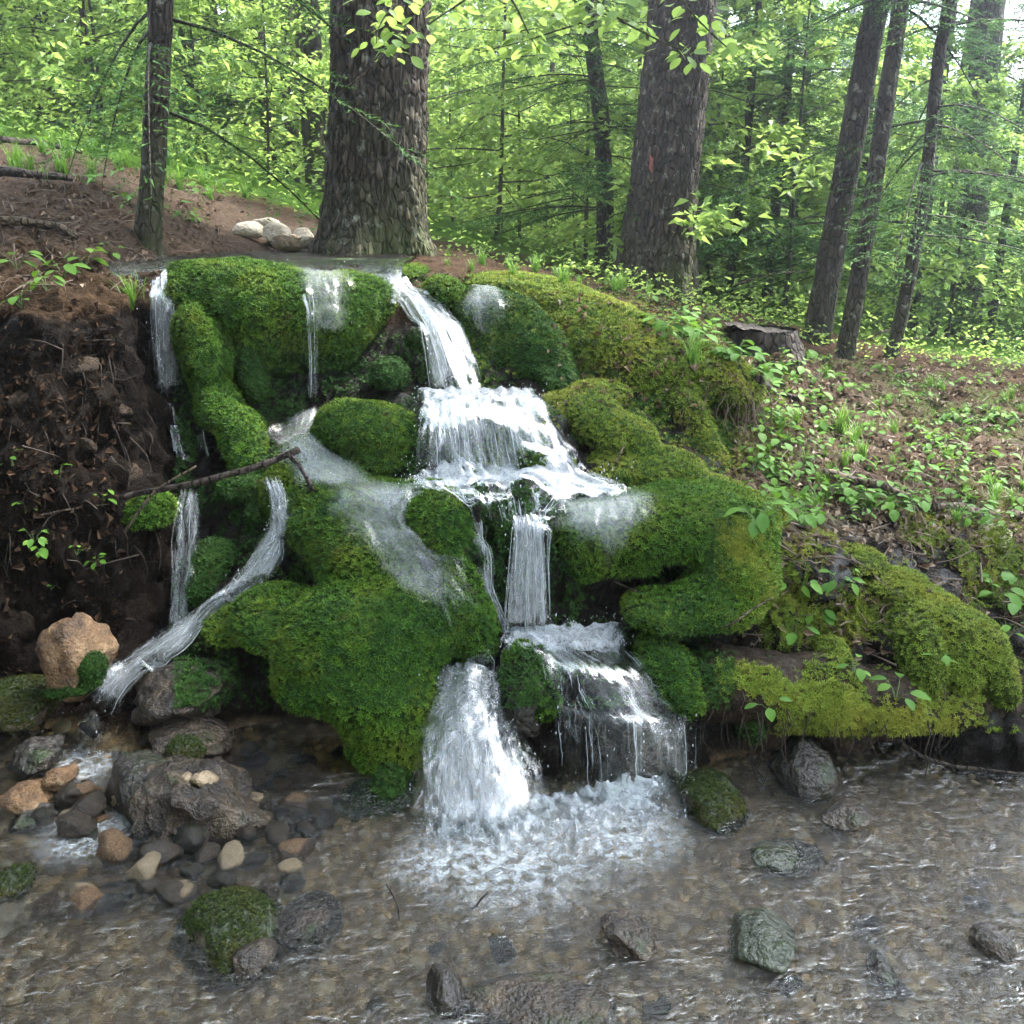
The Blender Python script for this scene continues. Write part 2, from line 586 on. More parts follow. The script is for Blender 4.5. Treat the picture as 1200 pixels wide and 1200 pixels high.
M['paint'] = simple_mat('orange_paint', (0.2, 0.05, 0.03))
M['root'] = simple_mat('root', (0.13, 0.085, 0.055), 0.7, 0.6)
M['root_dark'] = simple_mat('dark_root', (0.04, 0.026, 0.017), 0.8, 0.6)
M['stem'] = simple_mat('green_stem', (0.09, 0.15, 0.04), 0.6)

# ------------------------------------------------------------------ ground: heights through points seen in the photograph
TREES = {   # key: (base px, base py, Y, top px at py=0, radius)
    'big': (436, 292, 5.6, 447, 0.25), 'second': (766, 338, 7.6, 800, 0.235), 'left': (168, 266, 5.0, 184, 0.056),
    'r1': (955, 398, 7.2, 1028, 0.088), 'r2': (988, 425, 6.7, 1058, 0.056), 'r3': (1042, 420, 7.0, 1118, 0.044),
    'm1': (707, 315, 8.6, 692, 0.07), 'm2': (852, 345, 9.5, 893, 0.04), 'pale': (812, 320, 11.5, 838, 0.16), 'far': (1128, 400, 10.5, 1160, 0.15)}
px_ctrl = [
    # left bank
    (-120, 840, 3.0), (0, 845, 3.0), (60, 840, 3.02), (130, 830, 3.06), (0, 600, 3.3), (60, 600, 3.32), (130, 600, 3.42), (0, 420, 3.55), (60, 420, 3.58),
    (130, 420, 3.72), (0, 345, 3.8), (60, 340, 3.85), (145, 345, 3.98), (-150, 600, 3.3), (-150, 345, 3.8),
    (205, 745, 3.3), (205, 640, 3.62), (205, 560, 3.78), (210, 480, 3.98), (200, 470, 4.1), (195, 350, 4.25), (193, 330, 4.5),
    (265, 640, 3.55), (295, 570, 3.66), (275, 480, 4.05), (160, 460, 4.0),
    (20, 300, 4.2), (100, 272, 4.7), (100, 222, 5.6), (0, 222, 5.3), (0, 165, 7), (100, 190, 6.6), (200, 217, 6.9), (250, 245, 6.6), (310, 258, 6.9),
    (-200, 220, 5.3), (-200, 150, 7), (160, 290, 4.8), (330, 274, 6.5), (280, 272, 6.5), (380, 283, 6.4),
    # cliff under the brow
    (270, 475, 4.05), (330, 468, 4.08), (400, 468, 4.05), (455, 462, 4.0), (300, 400, 4.28), (380, 400, 4.28), (450, 395, 4.25),
    # chute and steps
    (430, 330, 4.6), (462, 344, 4.48), (500, 375, 4.33), (522, 412, 4.15), (540, 464, 3.97),
    (500, 474, 3.88), (570, 474, 3.88), (640, 478, 3.86), (500, 493, 3.6), (580, 496, 3.58), (650, 502, 3.58),
    (490, 560, 3.52), (580, 562, 3.5), (685, 560, 3.5), (480, 580, 3.36), (560, 585, 3.32), (650, 588, 3.3), (740, 583, 3.36),
    (550, 616, 3.15), (600, 614, 3.15), (645, 612, 3.15), (560, 742, 3.1), (610, 746, 3.07), (650, 742, 3.08),
    (600, 763, 2.97), (680, 763, 2.97), (735, 772, 2.97), (650, 806, 2.84), (720, 815, 2.8), (790, 835, 2.77),
    (650, 856, 2.71), (720, 862, 2.68), (800, 868, 2.71), (650, 925, 2.68), (720, 925, 2.64), (800, 925, 2.67),
    (555, 800, 3.02), (550, 900, 2.8), (575, 945, 2.62),
    # left mass
    (335, 610, 3.55), (400, 650, 3.4), (450, 730, 3.15), (400, 770, 3.12), (330, 790, 3.12), (400, 905, 2.95), (460, 930, 2.82), (310, 865, 3.0),
    (310, 662, 3.37), (250, 724, 3.22), (180, 774, 3.12), (115, 838, 3.0), (470, 600, 3.38),
    # right mass and slope
    (760, 640, 3.3), (850, 650, 3.3), (760, 712, 3.22), (850, 725, 3.04), (780, 770, 2.98),
    (560, 325, 4.85), (650, 350, 4.7), (740, 388, 4.5), (830, 415, 4.45), (880, 440, 4.45),
    (700, 470, 4.05), (770, 490, 4.0), (850, 545, 3.92), (870, 562, 3.87), (800, 565, 3.62), (900, 600, 3.5), (1000, 640, 3.5), (1100, 640, 3.6), (1200, 660, 3.6),
    (900, 680, 3.1), (1000, 720, 3.02), (1100, 740, 3.02), (1180, 775, 2.97), (1300, 790, 2.97), (900, 790, 2.9), (1000, 800, 2.94), (1150, 805, 3.0), (1300, 805, 3.03),
    (840, 800, 2.88), (840, 890, 2.8), (900, 890, 2.86), (1000, 872, 2.94), (1150, 856, 3.02), (1300, 850, 3.05),
    (920, 420, 5.2), (1000, 480, 5.0), (1100, 540, 4.5), (1200, 560, 4.4), (940, 500, 4.5), (1050, 425, 6.5), (1200, 440, 6.5), (890, 440, 4.95), (1350, 560, 4.4), (1400, 450, 6.5),
    (600, 320, 6.5), (700, 335, 7.0), (640, 318, 7.5), (850, 360, 9), (1000, 385, 12), (1300, 395, 12), (870, 400, 5.8), (800, 365, 5.8),
]
ctrl = [P(*c) for c in px_ctrl]
for k, (bx, by, Y, tx, r) in TREES.items():
    ctrl.append(P(bx, by, Y))
for x in np.arange(-3.0, 3.6, 0.5):
    for y in (0.2, 0.8, 1.4, 2.0, 2.35):
        ctrl.append((x, y, -0.075))
ctrl += [(-1.3, 2.65, -0.05), (-1.9, 2.7, -0.05), (-0.9, 2.6, -0.05), (0.9, 2.5, -0.06), (1.5, 2.6, -0.05), (2.2, 2.65, -0.04), (-0.4, 2.5, -0.06)]
ctrl += [(-1.5, 5, 1.36), (-1, 5.2, 1.36), (-.6, 5, 1.37), (-1.2, 5.8, 1.38), (-1.35, 4.55, 1.37), (-1.0, 4.5, 1.37), (-.65, 4.55, 1.36), (-0.4, 4.9, 1.38)]
ctrl += [(0, 20, 1.2), (-8, 14, 3.2), (8, 20, 0.6), (0, 60, 7), (-30, 40, 10), (30, 40, 4), (-60, 90, 16), (60, 90, 12), (0, 100, 14), (-20, -10, 2), (20, -10, 0.5), (0, -10, 0.3),
         (-60, 0, 8), (60, 0, 3), (6, 6, 0.5), (6, 3, 0.3), (-5, 4, 2.0), (-6, 8, 2.8), (-4, 1.5, 0.8), (4.5, 1.5, 0.15), (-60, -60, 3), (60, -60, 2)]
ctrl = np.array(ctrl)


def mq(r2):
    return np.sqrt(r2 + 0.06 ** 2)


cxy, cz = ctrl[:, :2], ctrl[:, 2]
A = mq(((cxy[:, None] - cxy[None]) ** 2).sum(-1))
n = len(ctrl)
K = np.zeros((n + 3, n + 3))
K[:n, :n] = A - np.eye(n) * 0.012
K[:n, n] = 1
K[:n, n + 1:] = cxy
K[n, :n] = 1
K[n + 1:, :n] = cxy.T
W = np.linalg.solve(K, np.concatenate([cz, np.zeros(3)]))


def axis(lo, hi, step, far_lo, far_hi, g=1.16):
    a = list(np.arange(lo, hi, step))
    s, x = step, hi
    while x < far_hi:
        a.append(x)
        s *= g
        x += s
    s, x, b = step, lo - step, []
    while x > far_lo:
        b.append(x)
        s *= g
        x -= s
    return np.array(b[::-1] + a)


gx = axis(-2.3, 2.5, 0.018, -90, 90)
gy = axis(1.5, 6.2, 0.018, -60, 110)
GX, GY = np.meshgrid(gx, gy, indexing='ij')
pts2 = np.stack([GX.ravel(), GY.ravel()], -1)
Z = np.empty(len(pts2))
for i in range(0, len(pts2), 20000):
    q = pts2[i:i + 20000]
    Z[i:i + 20000] = mq(((q[:, None] - cxy[None]) ** 2).sum(-1)) @ W[:n] + W[n] + q @ W[n + 1:]
x_, y_ = pts2[:, 0], pts2[:, 1]
p3 = np.column_stack([x_, y_, Z])
bedmask = np.clip((0.02 - Z) / 0.05, 0, 1) * (y_ < 3.2)
poolmask = np.clip(1 - np.abs(Z - 1.37) / 0.05, 0, 1) * (y_ > 4.4) * (y_ < 6.2) * (x_ < 0)
near = np.clip((9 - y_) / 3, 0, 1)
calm = 1 - np.maximum(bedmask, poolmask) * 0.7
Z = Z + calm * (0.035 * near + 0.05) * fbm(p3 * 2.6, 3, 3) * np.clip(near + 0.3, 0, 1) * 0.7
Z = Z + calm * near * (0.02 * fbm(p3 * 9, 3, 5) + 0.011 * fbm(p3 * 26, 2, 8))
sx_ = np.clip(np.gradient(Z.reshape(GX.shape), gy, axis=1).ravel(), 0, 3) / 3
lump = (1 - np.abs(fbm(p3 * np.array([7, 7, 5]), 3, 21)) * 2.4)
Z = Z + calm * near * (0.03 + 0.05 * sx_) * (lump - 0.4) * np.clip((y_ - 2.5) * 3, 0, 1) * (Z > 0.05)
far = np.clip((np.hypot(x_, y_ - 5) - 9) / 20, 0, 1)
Z = Z + far * 1.2 * fbm(np.column_stack([x_ * 0.12, y_ * 0.12, x_ * 0]), 3, 9)
pool_in = np.hypot((x_ + 1.12) / 0.62, (y_ - 5.1) / 0.86)
Z = np.where(pool_in < 1.4, np.minimum(Z, 1.345 + 0.55 * np.clip(pool_in - .8, 0, 1)), Z)
ZG = Z.reshape(GX.shape)


def gz(x, y):
    x, y = np.atleast_1d(np.asarray(x, float)), np.atleast_1d(np.asarray(y, float))
    i = np.clip(np.searchsorted(gx, x) - 1, 0, len(gx) - 2)
    j = np.clip(np.searchsorted(gy, y) - 1, 0, len(gy) - 2)
    u = np.clip((x - gx[i]) / (gx[i + 1] - gx[i]), 0, 1)
    v = np.clip((y - gy[j]) / (gy[j + 1] - gy[j]), 0, 1)
    return ZG[i, j] * (1 - u) * (1 - v) + ZG[i + 1, j] * u * (1 - v) + ZG[i, j + 1] * (1 - u) * v + ZG[i + 1, j + 1] * u * v


def g1(x, y):
    return float(gz(x, y)[0])


# what the ground is made of, by place; wet also carries left-bank shade
def blobmask(cx_, cy_, rx, ry):
    return np.clip(1.5 - np.hypot((x_ - cx_) / rx, (y_ - cy_) / ry), 0, 1)


path = np.maximum.reduce([blobmask(2.0, 4.6, 1.0, 1.1) * .8, blobmask(-2.3, 5.2, 1.3, 1.0), blobmask(-1.6, 6.6, 1.0, .55), blobmask(-3.2, 6.0, 1.2, 1.2)])
wet = np.maximum.reduce([np.clip((3.9 - y_) / 0.6, 0, 1) * np.clip(1.2 - Z, 0, 1) * 1.1, blobmask(-1.1, 3.9, .7, .5), blobmask(-0.2, 3.8, 1.0, .6), blobmask(1.2, 3.0, .9, .35), blobmask(1.6, 3.55, .7, .15)])
wet = np.maximum(wet, blobmask(-1.9, 3.4, .9, .45) * 1.2)  # left bank: wet soil blackened further in place of canopy shade
wet = np.clip(wet, 0, 1) * (y_ < 4.45)
green = np.clip((np.hypot(x_ - 0.5, y_ - 2) - 5.3) / 1.5, 0, 1) * (1 - 0.85 * np.clip(path, 0, 1))
green = np.maximum(green, blobmask(2.4, 5.4, 1.0, 1.0) * 0.45)
sheen = np.clip(np.maximum(blobmask(1.2, 3.2, 1.2, .6), blobmask(-.4, 3.7, 1.0, .8)), 0, 1) * (x_ > -1.2)
wet = wet * np.clip((1.28 - Z) / .1, 0, 1)
i = np.arange(len(gx) - 1)[:, None] * len(gy)
j = np.arange(len(gy) - 1)[None]
GF = np.stack([i + j, i + len(gy) + j, i + len(gy) + j + 1, i + j + 1], -1).reshape(-1, 4)
GV = np.column_stack([x_, y_, Z])
dzx, dzy = np.gradient(ZG, gx, axis=0).ravel(), np.gradient(ZG, gy, axis=1).ravel()
nl_ = np.sqrt(dzx ** 2 + dzy ** 2 + 1)
steep = np.clip(np.hypot(dzx, dzy) - 0.5, 0, 2) / 2 * near * (Z > 0.03)
amp_ = steep * (0.15 * fbm(GV * np.array([6, 6, 4]), 3, 61) + 0.1 * (0.5 - np.abs(fbm(GV * 13, 3, 67)) * 1.5) + 0.035 * fbm(GV * 45, 2, 71))
GV = GV + np.column_stack([-dzx, -dzy, np.ones(len(dzx))]) / nl_[:, None] * amp_[:, None]
ground = link('ground', mesh('ground', GV, GF, M['earth'], True, {'path': path, 'wet': wet, 'green': green, 'bed': bedmask, 'sheen': sheen}))
tag(ground, 'brown leaf-littered forest floor stepping down to the gravel stream bed', kind='structure')


# ------------------------------------------------------------------ rounded cushions: merged ellipsoids turned into a surface
def surface_nets(vol, org, h):
    ins = vol < 0
    sh = np.array(vol.shape) - 1
    acc = np.zeros((*sh, 3))
    cnt = np.zeros(sh)
    cor = [(a, b, c) for a in (0, 1) for b in (0, 1) for c in (0, 1)]

    def sl(c):
        return tuple(slice(k, k + s) for k, s in zip(c, sh))
    for a in cor:
        for ax in range(3):
            if a[ax]:
                continue
            b = list(a)
            b[ax] = 1
            va, vb = vol[sl(a)], vol[sl(b)]
            cr = (va < 0) != (vb < 0)
            t = np.where(cr, va / np.where(cr, va - vb, 1), 0)
            for k in range(3):
                acc[..., k] += np.where(cr, a[k] + (t if k == ax else 0), 0)
            cnt += cr
    act = cnt > 0
    idx = -np.ones(sh, int)
    idx[act] = np.arange(act.sum())
    V = (np.argwhere(act) + acc[act] / cnt[act][:, None]) * h + org
    Fs = []
    for ax in range(3):
        o1, o2 = (ax + 1) % 3, (ax + 2) % 3
        a = [slice(1, -1)] * 3
        b = [slice(1, -1)] * 3
        a[ax] = slice(0, -1)
        b[ax] = slice(1, None)
        e = np.argwhere(ins[tuple(a)] != ins[tuple(b)])
        if not len(e):
            continue
        off = np.ones(3, int)
        off[ax] = 0
        e = e + off
        flip = ~ins[tuple(e.T)]

        def cell(d1, d2):
            c = e.copy()
            c[:, o1] -= d1
            c[:, o2] -= d2
            return idx[tuple(c.T)]
        q = np.stack([cell(1, 1), cell(0, 1), cell(0, 0), cell(1, 0)], -1)
        q[flip] = q[flip][:, ::-1]
        Fs.append(q)
    return V, np.concatenate(Fs)


def blob_surface(blobs, h, k, namp, nfreq, seed):
    """blobs: (px, py, Y, rx px, ry m, rz px)"""
    C, R = [], []
    for px, py, Y, rx, ry, rz in blobs:
        m = mpp(py, Y)
        C.append(P(px, py, Y))
        R.append((rx * m, ry, rz * m))
    C, R = np.array(C), np.array(R)
    lo, hi = (C - R).min(0) - 0.15, (C + R).max(0) + 0.15
    small = np.median(R.min(1))
    k, namp = min(k, 0.3 * small), min(namp, 0.3 * small)
    ax = [np.arange(lo[d], hi[d] + h, h) for d in range(3)]
    G = np.stack(np.meshgrid(*ax, indexing='ij'), -1)
    sh = G.shape[:3]
    G = G.reshape(-1, 3)
    s = np.zeros(len(G))
    for c, r in zip(C, R):
        q = (G - c) / r
        l = np.linalg.norm(q, axis=1)
        d = (l - 1) * np.minimum.reduce(r) * 0.6 + (l - 1) * r.mean() * 0.4
        s += np.exp(-np.clip(d, -1, 1.2) / k)
    d = -k * np.log(s + 1e-30)
    nearm = np.abs(d) < 0.12
    d[nearm] += namp * fbm(G[nearm] * nfreq, 3, seed) + namp * 0.35 * fbm(G[nearm] * nfreq * 4, 2, seed + 5)
    V, F = surface_nets(d.reshape(sh), lo, h)
    return V, F


def tri_scatter(V, F, dens, r):
    T = np.concatenate([F[:, [0, 1, 2]], F[:, [0, 2, 3]]]) if F.shape[1] == 4 else F
    a, b, c = V[T[:, 0]], V[T[:, 1]], V[T[:, 2]]
    N = np.cross(b - a, c - a)
    ar = np.linalg.norm(N, axis=1) / 2
    m = r.poisson(ar * dens)
    i = np.repeat(np.arange(len(T)), m)
    u, v = r.random(len(i)), r.random(len(i))
    s = u + v > 1
    u[s], v[s] = 1 - u[s], 1 - v[s]
    p = a[i] + (b - a)[i] * u[:, None] + (c - a)[i] * v[:, None]
    return p, N[i] / (2 * ar[i][:, None] + 1e-12)


def basis(Nn, r):
    h = r.normal(size=Nn.shape)
    A = np.cross(Nn, h)
    A /= np.linalg.norm(A, axis=1)[:, None] + 1e-9
    return A, np.cross(Nn, A)


def moss_tufts(p, Nn, size, r, leaves=5, droop=0.0):
    """little leafy shoots standing on the surface: each five bent leaflets round a crown"""
    n = len(p)
    Nn = Nn + np.array([0, 0, 0.35]) + r.normal(0, .22, (n, 3))
    Nn[:, 2] -= droop
    Nn /= np.linalg.norm(Nn, axis=1)[:, None]
    A, B = basis(Nn, r)
    s = size * r.uniform(0.6, 1.25, n)
    th = r.random(n)[:, None] * 6.28 + np.arange(leaves)[None] * 6.283 / leaves + r.normal(0, .2, (n, leaves))
    d = A[:, None] * np.cos(th)[..., None] + B[:, None] * np.sin(th)[..., None]      # n,l,3
    t = np.cross(Nn[:, None], d)
    S = s[:, None, None]
    root = (p[:, None] + Nn[:, None] * S * 0.3)
    v0 = root + t * S * 0.22
    v1 = root - t * S * 0.22
    v2 = root + d * S * 0.75 + Nn[:, None] * S * r.uniform(0.25, .75, (n, leaves, 1))
    V = np.stack([v0, v1, v2], 2).reshape(-1, 3)
    F = np.arange(len(V)).reshape(-1, 3)
    rn = np.clip(r.normal(0.45, 0.2, n), 0, 1)
    rnd = np.stack([rn * 0.2, rn * 0.2, np.clip(rn + .25, 0, 1)], -1)[:, None].repeat(leaves, 1).reshape(-1)
    return V, F, rnd


SURF = [(GV, GF)]          # everything that water, plants and twigs can lie on


def cushion(label, blobs, mat='moss', size=0.0138, dens=12500, k=0.034, namp=0.036, nfreq=4.5, name='moss_cushion', seed=None, core=None, h=0.012, droop=0, cat='moss', group=None):
    seed = seed or len(SURF) * 13
    r = np.random.default_rng(seed)
    V, F = blob_surface(blobs, h, k, namp, nfreq, seed)
    o = link(name, mesh(name, V, F, M[core or ('core_yellow' if mat == 'moss_yellow' else 'core')]))
    tag(o, label, cat, group)
    SURF.append((V, F))
    if dens:
        p, N = tri_scatter(V, F, dens, r)
        keep = (p[:, 2] > gz(p[:, 0], p[:, 1]) - 0.01) & (N[:, 2] > -0.65) & (N[:, 1] < 0.75)
        bare = fbm(p * 9, 2, seed + 3) > 0.62
        keep &= ~(bare & (r.random(len(p)) < .8))
        p, N = p[keep], N[keep]
        TV, TF, rnd = moss_tufts(p, N, size, r, droop=droop)
        m = link('moss_leaves', mesh('moss_leaves', TV, TF, M[mat], False, {'rnd': rnd}), o)
        m['kind'] = 'stuff'
    return o


cushion('broad green moss brow hanging below the upper pool', [
    (232, 335, 4.38, 35, .22, 26), (262, 350, 4.34, 48, .25, 40), (310, 358, 4.3, 55, .25, 45), (358, 368, 4.28, 52, .22, 46), (402, 370, 4.28, 42, .2, 46), (436, 352, 4.38, 26, .18, 24),
    (300, 342, 4.5, 95, .25, 14), (318, 402, 4.22, 28, .12, 34), (385, 402, 4.22, 34, .12, 34), (345, 390, 4.24, 34, .12, 30)])
cushion('tall green moss column left of the dark hollow under the upper pool', [
    (232, 388, 4.1, 24, .14, 34), (248, 425, 4.06, 25, .15, 36), (258, 478, 3.97, 24, .14, 28), (283, 508, 3.88, 26, .14, 30), (290, 545, 3.8, 18, .12, 26)], seed=31)
cushion('narrow mossy finger hanging beside the moss column', [(285, 408, 4.18, 13, .1, 22), (297, 435, 4.12, 15, .1, 36), (304, 455, 4.08, 11, .08, 18)], 'moss_dark')
cushion('flat moss strip at the edge of the upper pool', [(405, 314, 4.75, 45, .25, 7), (455, 321, 4.66, 38, .2, 9), (480, 318, 4.9, 30, .2, 7)], seed=55)
cushion('round moss knob right beside the top chute', [(516, 344, 4.5, 18, .14, 17), (532, 352, 4.46, 13, .12, 16)])
cushion('dark green wet moss dome right of the top chute', [
    (560, 362, 4.48, 34, .2, 24), (590, 388, 4.38, 50, .22, 42), (625, 418, 4.24, 40, .2, 38), (645, 442, 4.12, 26, .15, 18), (575, 410, 4.3, 26, .15, 36)], 'moss_dark', 0.016, 8500)
cushion('long yellow-green moss ridge running down from the big trunk', [
    (590, 333, 4.85, 50, .25, 10), (640, 352, 4.72, 55, .25, 18), (690, 378, 4.58, 60, .25, 24), (740, 400, 4.46, 55, .25, 26), (790, 425, 4.36, 50, .25, 30), (838, 440, 4.3, 36, .22, 32),
    (690, 420, 4.35, 45, .16, 32), (745, 445, 4.24, 40, .14, 30), (660, 400, 4.42, 40, .15, 30), (790, 462, 4.2, 34, .14, 26), (865, 455, 4.3, 26, .2, 24)], 'moss_yellow', 0.014, 9500, seed=77)
cushion('shaggy moss curtain on the root bank below the ridge', [(800, 478, 4.12, 26, .14, 30), (818, 520, 4.02, 20, .12, 32), (835, 545, 3.95, 18, .1, 22)], 'moss_yellow', 0.015, 7500)
cushion('plump moss cushion left of the second step', [(385, 508, 3.8, 16, .1, 16), (422, 538, 3.7, 24, .1, 14), (496, 535, 3.64, 14, .08, 16), (405, 492, 3.82, 26, .15, 20), (432, 505, 3.75, 48, .2, 30), (470, 515, 3.7, 30, .14, 28), (450, 538, 3.66, 34, .12, 16)])
cushion('sloping yellow-green moss bank right of the second step', [
    (700, 462, 4.02, 40, .14, 14), (655, 474, 3.92, 26, .14, 12), (690, 492, 3.82, 40, .2, 26), (728, 515, 3.74, 40, .2, 26), (775, 552, 3.62, 50, .22, 24), (720, 550, 3.58, 40, .16, 16), (830, 580, 3.5, 46, .2, 16), (880, 596, 3.45, 36, .2, 12)], 'moss_yellow', 0.013, 10500, seed=99)
cushion('big overhanging moss shelf right of the middle fall', [
    (800, 588, 3.42, 56, .2, 20), (860, 606, 3.32, 50, .2, 24), (690, 622, 3.22, 42, .18, 32), (745, 618, 3.24, 60, .22, 36), (805, 618, 3.24, 60, .22, 40), (855, 640, 3.16, 46, .2, 40), (872, 672, 3.06, 36, .18, 34), (835, 702, 3.0, 42, .18, 24), (775, 714, 2.98, 44, .15, 16), (685, 660, 3.16, 28, .1, 26), (735, 655, 3.16, 40, .12, 20)], seed=120)
cushion('drooping moss lobe between the lower rock fall and the muddy bank', [(768, 765, 2.88, 24, .12, 20), (788, 790, 2.82, 28, .12, 28), (806, 812, 2.77, 18, .1, 20)])
cushion('huge rounded green moss mound between the two streams', [
    (345, 575, 3.66, 32, .18, 34), (388, 605, 3.5, 52, .24, 38), (435, 650, 3.3, 66, .25, 46), (495, 645, 3.26, 52, .2, 46), (535, 705, 3.1, 36, .18, 54), (556, 740, 3.04, 24, .14, 40), (470, 730, 3.06, 70, .25, 52),
    (440, 590, 3.46, 60, .22, 26), (500, 592, 3.32, 46, .18, 22), (530, 630, 3.18, 28, .14, 40), (362, 535, 3.74, 34, .2, 24), (398, 562, 3.6, 46, .2, 26), (405, 745, 3.0, 78, .25, 56), (325, 725, 3.14, 50, .2, 30), (270, 735, 3.18, 26, .14, 18), (440, 800, 2.9, 60, .2, 50), (370, 790, 2.96, 50, .18, 32), (455, 850, 2.84, 48, .14, 44), (445, 885, 2.79, 34, .1, 22), (497, 820, 2.88, 18, .12, 52)], seed=140)
cushion('small dark moss tuft at the foot of the big moss mound', [(432, 960, 2.62, 34, .1, 28), (460, 935, 2.66, 20, .1, 34)], 'moss_dark', 0.014, 6500)
cushion('tiny moss cap on the stone between the two lower falls', [(612, 770, 2.9, 18, .08, 12), (616, 796, 2.85, 15, .07, 20)])
cushion('small moss patch on the edge of the rounded fall rock', [(640, 826, 2.76, 15, .06, 18), (622, 815, 2.8, 12, .06, 12)], dens=9000)
cushion('yellow-green moss ridge at the end of the muddy bank', [
    (1060, 700, 3.14, 24, .18, 8), (1100, 718, 3.08, 30, .18, 16), (1138, 750, 3.0, 32, .18, 28), (1163, 795, 2.9, 22, .14, 34), (1120, 790, 2.88, 24, .1, 34)], 'moss_yellow', 0.013, 11000, seed=160)
cushion('low yellow-green moss band along the crest of the muddy bank', [(880, 612, 3.42, 44, .16, 9), (935, 632, 3.36, 46, .15, 10), (990, 655, 3.28, 46, .14, 10), (1045, 682, 3.2, 44, .14, 10), (1085, 704, 3.13, 34, .14, 11)], 'moss_yellow', 0.013, 9500, seed=165)
cushion('olive moss bulge on the front of the muddy bank', [(1068, 745, 2.98, 28, .14, 30), (1080, 785, 2.88, 24, .1, 30)], 'moss_yellow', 0.013, 9500, seed=171)
cushion('moss strip trailing over the mud down to the water', [(985, 800, 2.85, 14, .08, 26), (992, 840, 2.78, 11, .07, 28), (975, 765, 2.93, 16, .1, 16)], 'moss_yellow', 0.013, 9000, seed=177)
cushion('thin moss patch dangling over the bank beside the drooping lobe', [(880, 850, 2.74, 16, .07, 24), (905, 790, 2.82, 24, .1, 14)], 'moss_dark', 0.013, 8000)
cushion('dark earth lip overhanging the right side of the stream', [(845, 800, 2.84, 50, .16, 40), (905, 808, 2.82, 50, .16, 40), (965, 812, 2.82, 50, .16, 42), (1030, 818, 2.86, 50, .16, 36), (1100, 818, 2.9, 50, .16, 30), (1170, 820, 2.94, 50, .16, 30), (1250, 820, 2.96, 60, .16, 30), (900, 850, 2.84, 30, .1, 26), (985, 855, 2.84, 30, .1, 26)], name='earth_overhang', core='earth_lip', dens=0, namp=.05, nfreq=7, cat='earth bank')
cushion('small moss cushion under the fallen dark branch', [(178, 600, 3.5, 26, .12, 20)])
cushion('moss knob between the left trickle and the white side stream', [(252, 655, 3.46, 24, .12, 22), (240, 690, 3.38, 20, .12, 22)], 'moss_dark')
cushion('moss hump where the side stream begins', [(285, 572, 3.66, 26, .12, 14), (305, 600, 3.6, 16, .1, 14)], 'moss_dark')
cushion('low green moss rise behind the upper pool lip', [(235, 318, 4.65, 40, .2, 7), (300, 322, 4.6, 50, .15, 5)], seed=191, dens=9000)
cushion('dark moss clump on the back wall of the hollow', [(455, 440, 4.02, 20, .1, 18)], 'moss_dark', dens=7000)

# ------------------------------------------------------------------ stones
def icos(sub):
    bm = bmesh.new()
    bmesh.ops.create_icosphere(bm, subdivisions=sub, radius=1)
    V = np.array([v.co[:] for v in bm.verts])
    F = np.array([[v.index for v in f.verts] for f in bm.faces])
    bm.free()
    return V, F


ICO = {s: icos(s) for s in (1, 2, 3, 4, 5)}


def rock_shape(seed, sub=4, cuts=9, rough=0.1, squash=(1, 1, 1)):
    r = np.random.default_rng(seed)
    V, F = ICO[sub]
    V = V.copy()
    for _ in range(cuts):
        nrm = r.normal(size=3)
        nrm /= np.linalg.norm(nrm)
        d = r.uniform(0.55, 0.9)
        e = V @ nrm - d
        m = e > 0
        V[m] -= nrm * (e[m] * 0.88)[:, None]
    if rough:
        V = V * (1 + 1.3 * rough * fbm(V * 2.2 + seed, 3, seed) + rough * (0.45 - 0.9 * np.abs(fbm(V * 5 + seed, 2, seed))))[:, None]
    return V * np.array(squash), F


def stone(label, px, py, Y, rx, ry, rz, mat, seed, rot=0.0, cuts=9, rough=0.12, name='stone', group=None, sub=4, tilt=0.0):
    m = mpp(py, Y)
    V, F = rock_shape(seed, sub, cuts, rough)
    V = V * np.array([rx * m, ry, rz * m]) * 1.15
    o = link(name, mesh(name, V, F, M[mat]), loc=P(px, py, Y), rot=(tilt, rot * 0.5, rot))
    tag(o, label, 'rock', group)
    if mat == 'rock_moss':
        rs = np.random.default_rng(seed)
        p, N = tri_scatter(V, F, 26000, rs)
        k = (fbm(p * 16 + seed, 3, seed) + 0.5 * N[:, 2] + 0.15 * rs.normal(size=len(p)) > 0.12)
        TV, TF, rnd = moss_tufts(p[k], N[k], 0.008, rs)
        c = link('moss', mesh('moss', TV, TF, M['moss_olive'], False, {'rnd': rnd}), o)
        c['kind'] = 'stuff'
    R = np.array(o.rotation_euler.to_matrix())
    SURF.append((V @ R.T + np.array(o.location), F))
    return o


stone('large wet brown boulder with a jagged top in the left shallows', 248, 965, 2.52, 72, .2, 62, 'rock_wet', 3, 0.3, 16, .3, 'boulder', sub=5)
stone('dark wet rock leaning on the left of the large brown boulder', 165, 930, 2.55, 34, .12, 46, 'rock_dark', 4, 0.8)
stone('dark glistening rock on the right of the large brown boulder', 342, 978, 2.48, 28, .09, 20, 'rock_dark', 5, 0.4, 12, .2)
stone('flat dark rock under the foot of the side stream', 218, 806, 2.98, 52, .15, 30, 'rock_wet', 6, 0.2, 14, .22)
stone('wet brown rock shelf behind the jagged boulder', 215, 865, 2.8, 44, .12, 17, 'rock_wet', 7, 0.4, 14, .22)
stone('small mossy brown stone lying between shelf and jagged boulder', 218, 880, 2.72, 20, .06, 14, 'rock_moss', 8)
stone('pointed tan flake standing on the jagged boulder', 240, 918, 2.5, 16, .03, 12, 'rock_tan', 9, 0.7, 12, sub=3)
stone('small pinkish stone on the jagged boulder', 218, 915, 2.52, 9, .025, 8, 'rock_tan', 10, sub=3)
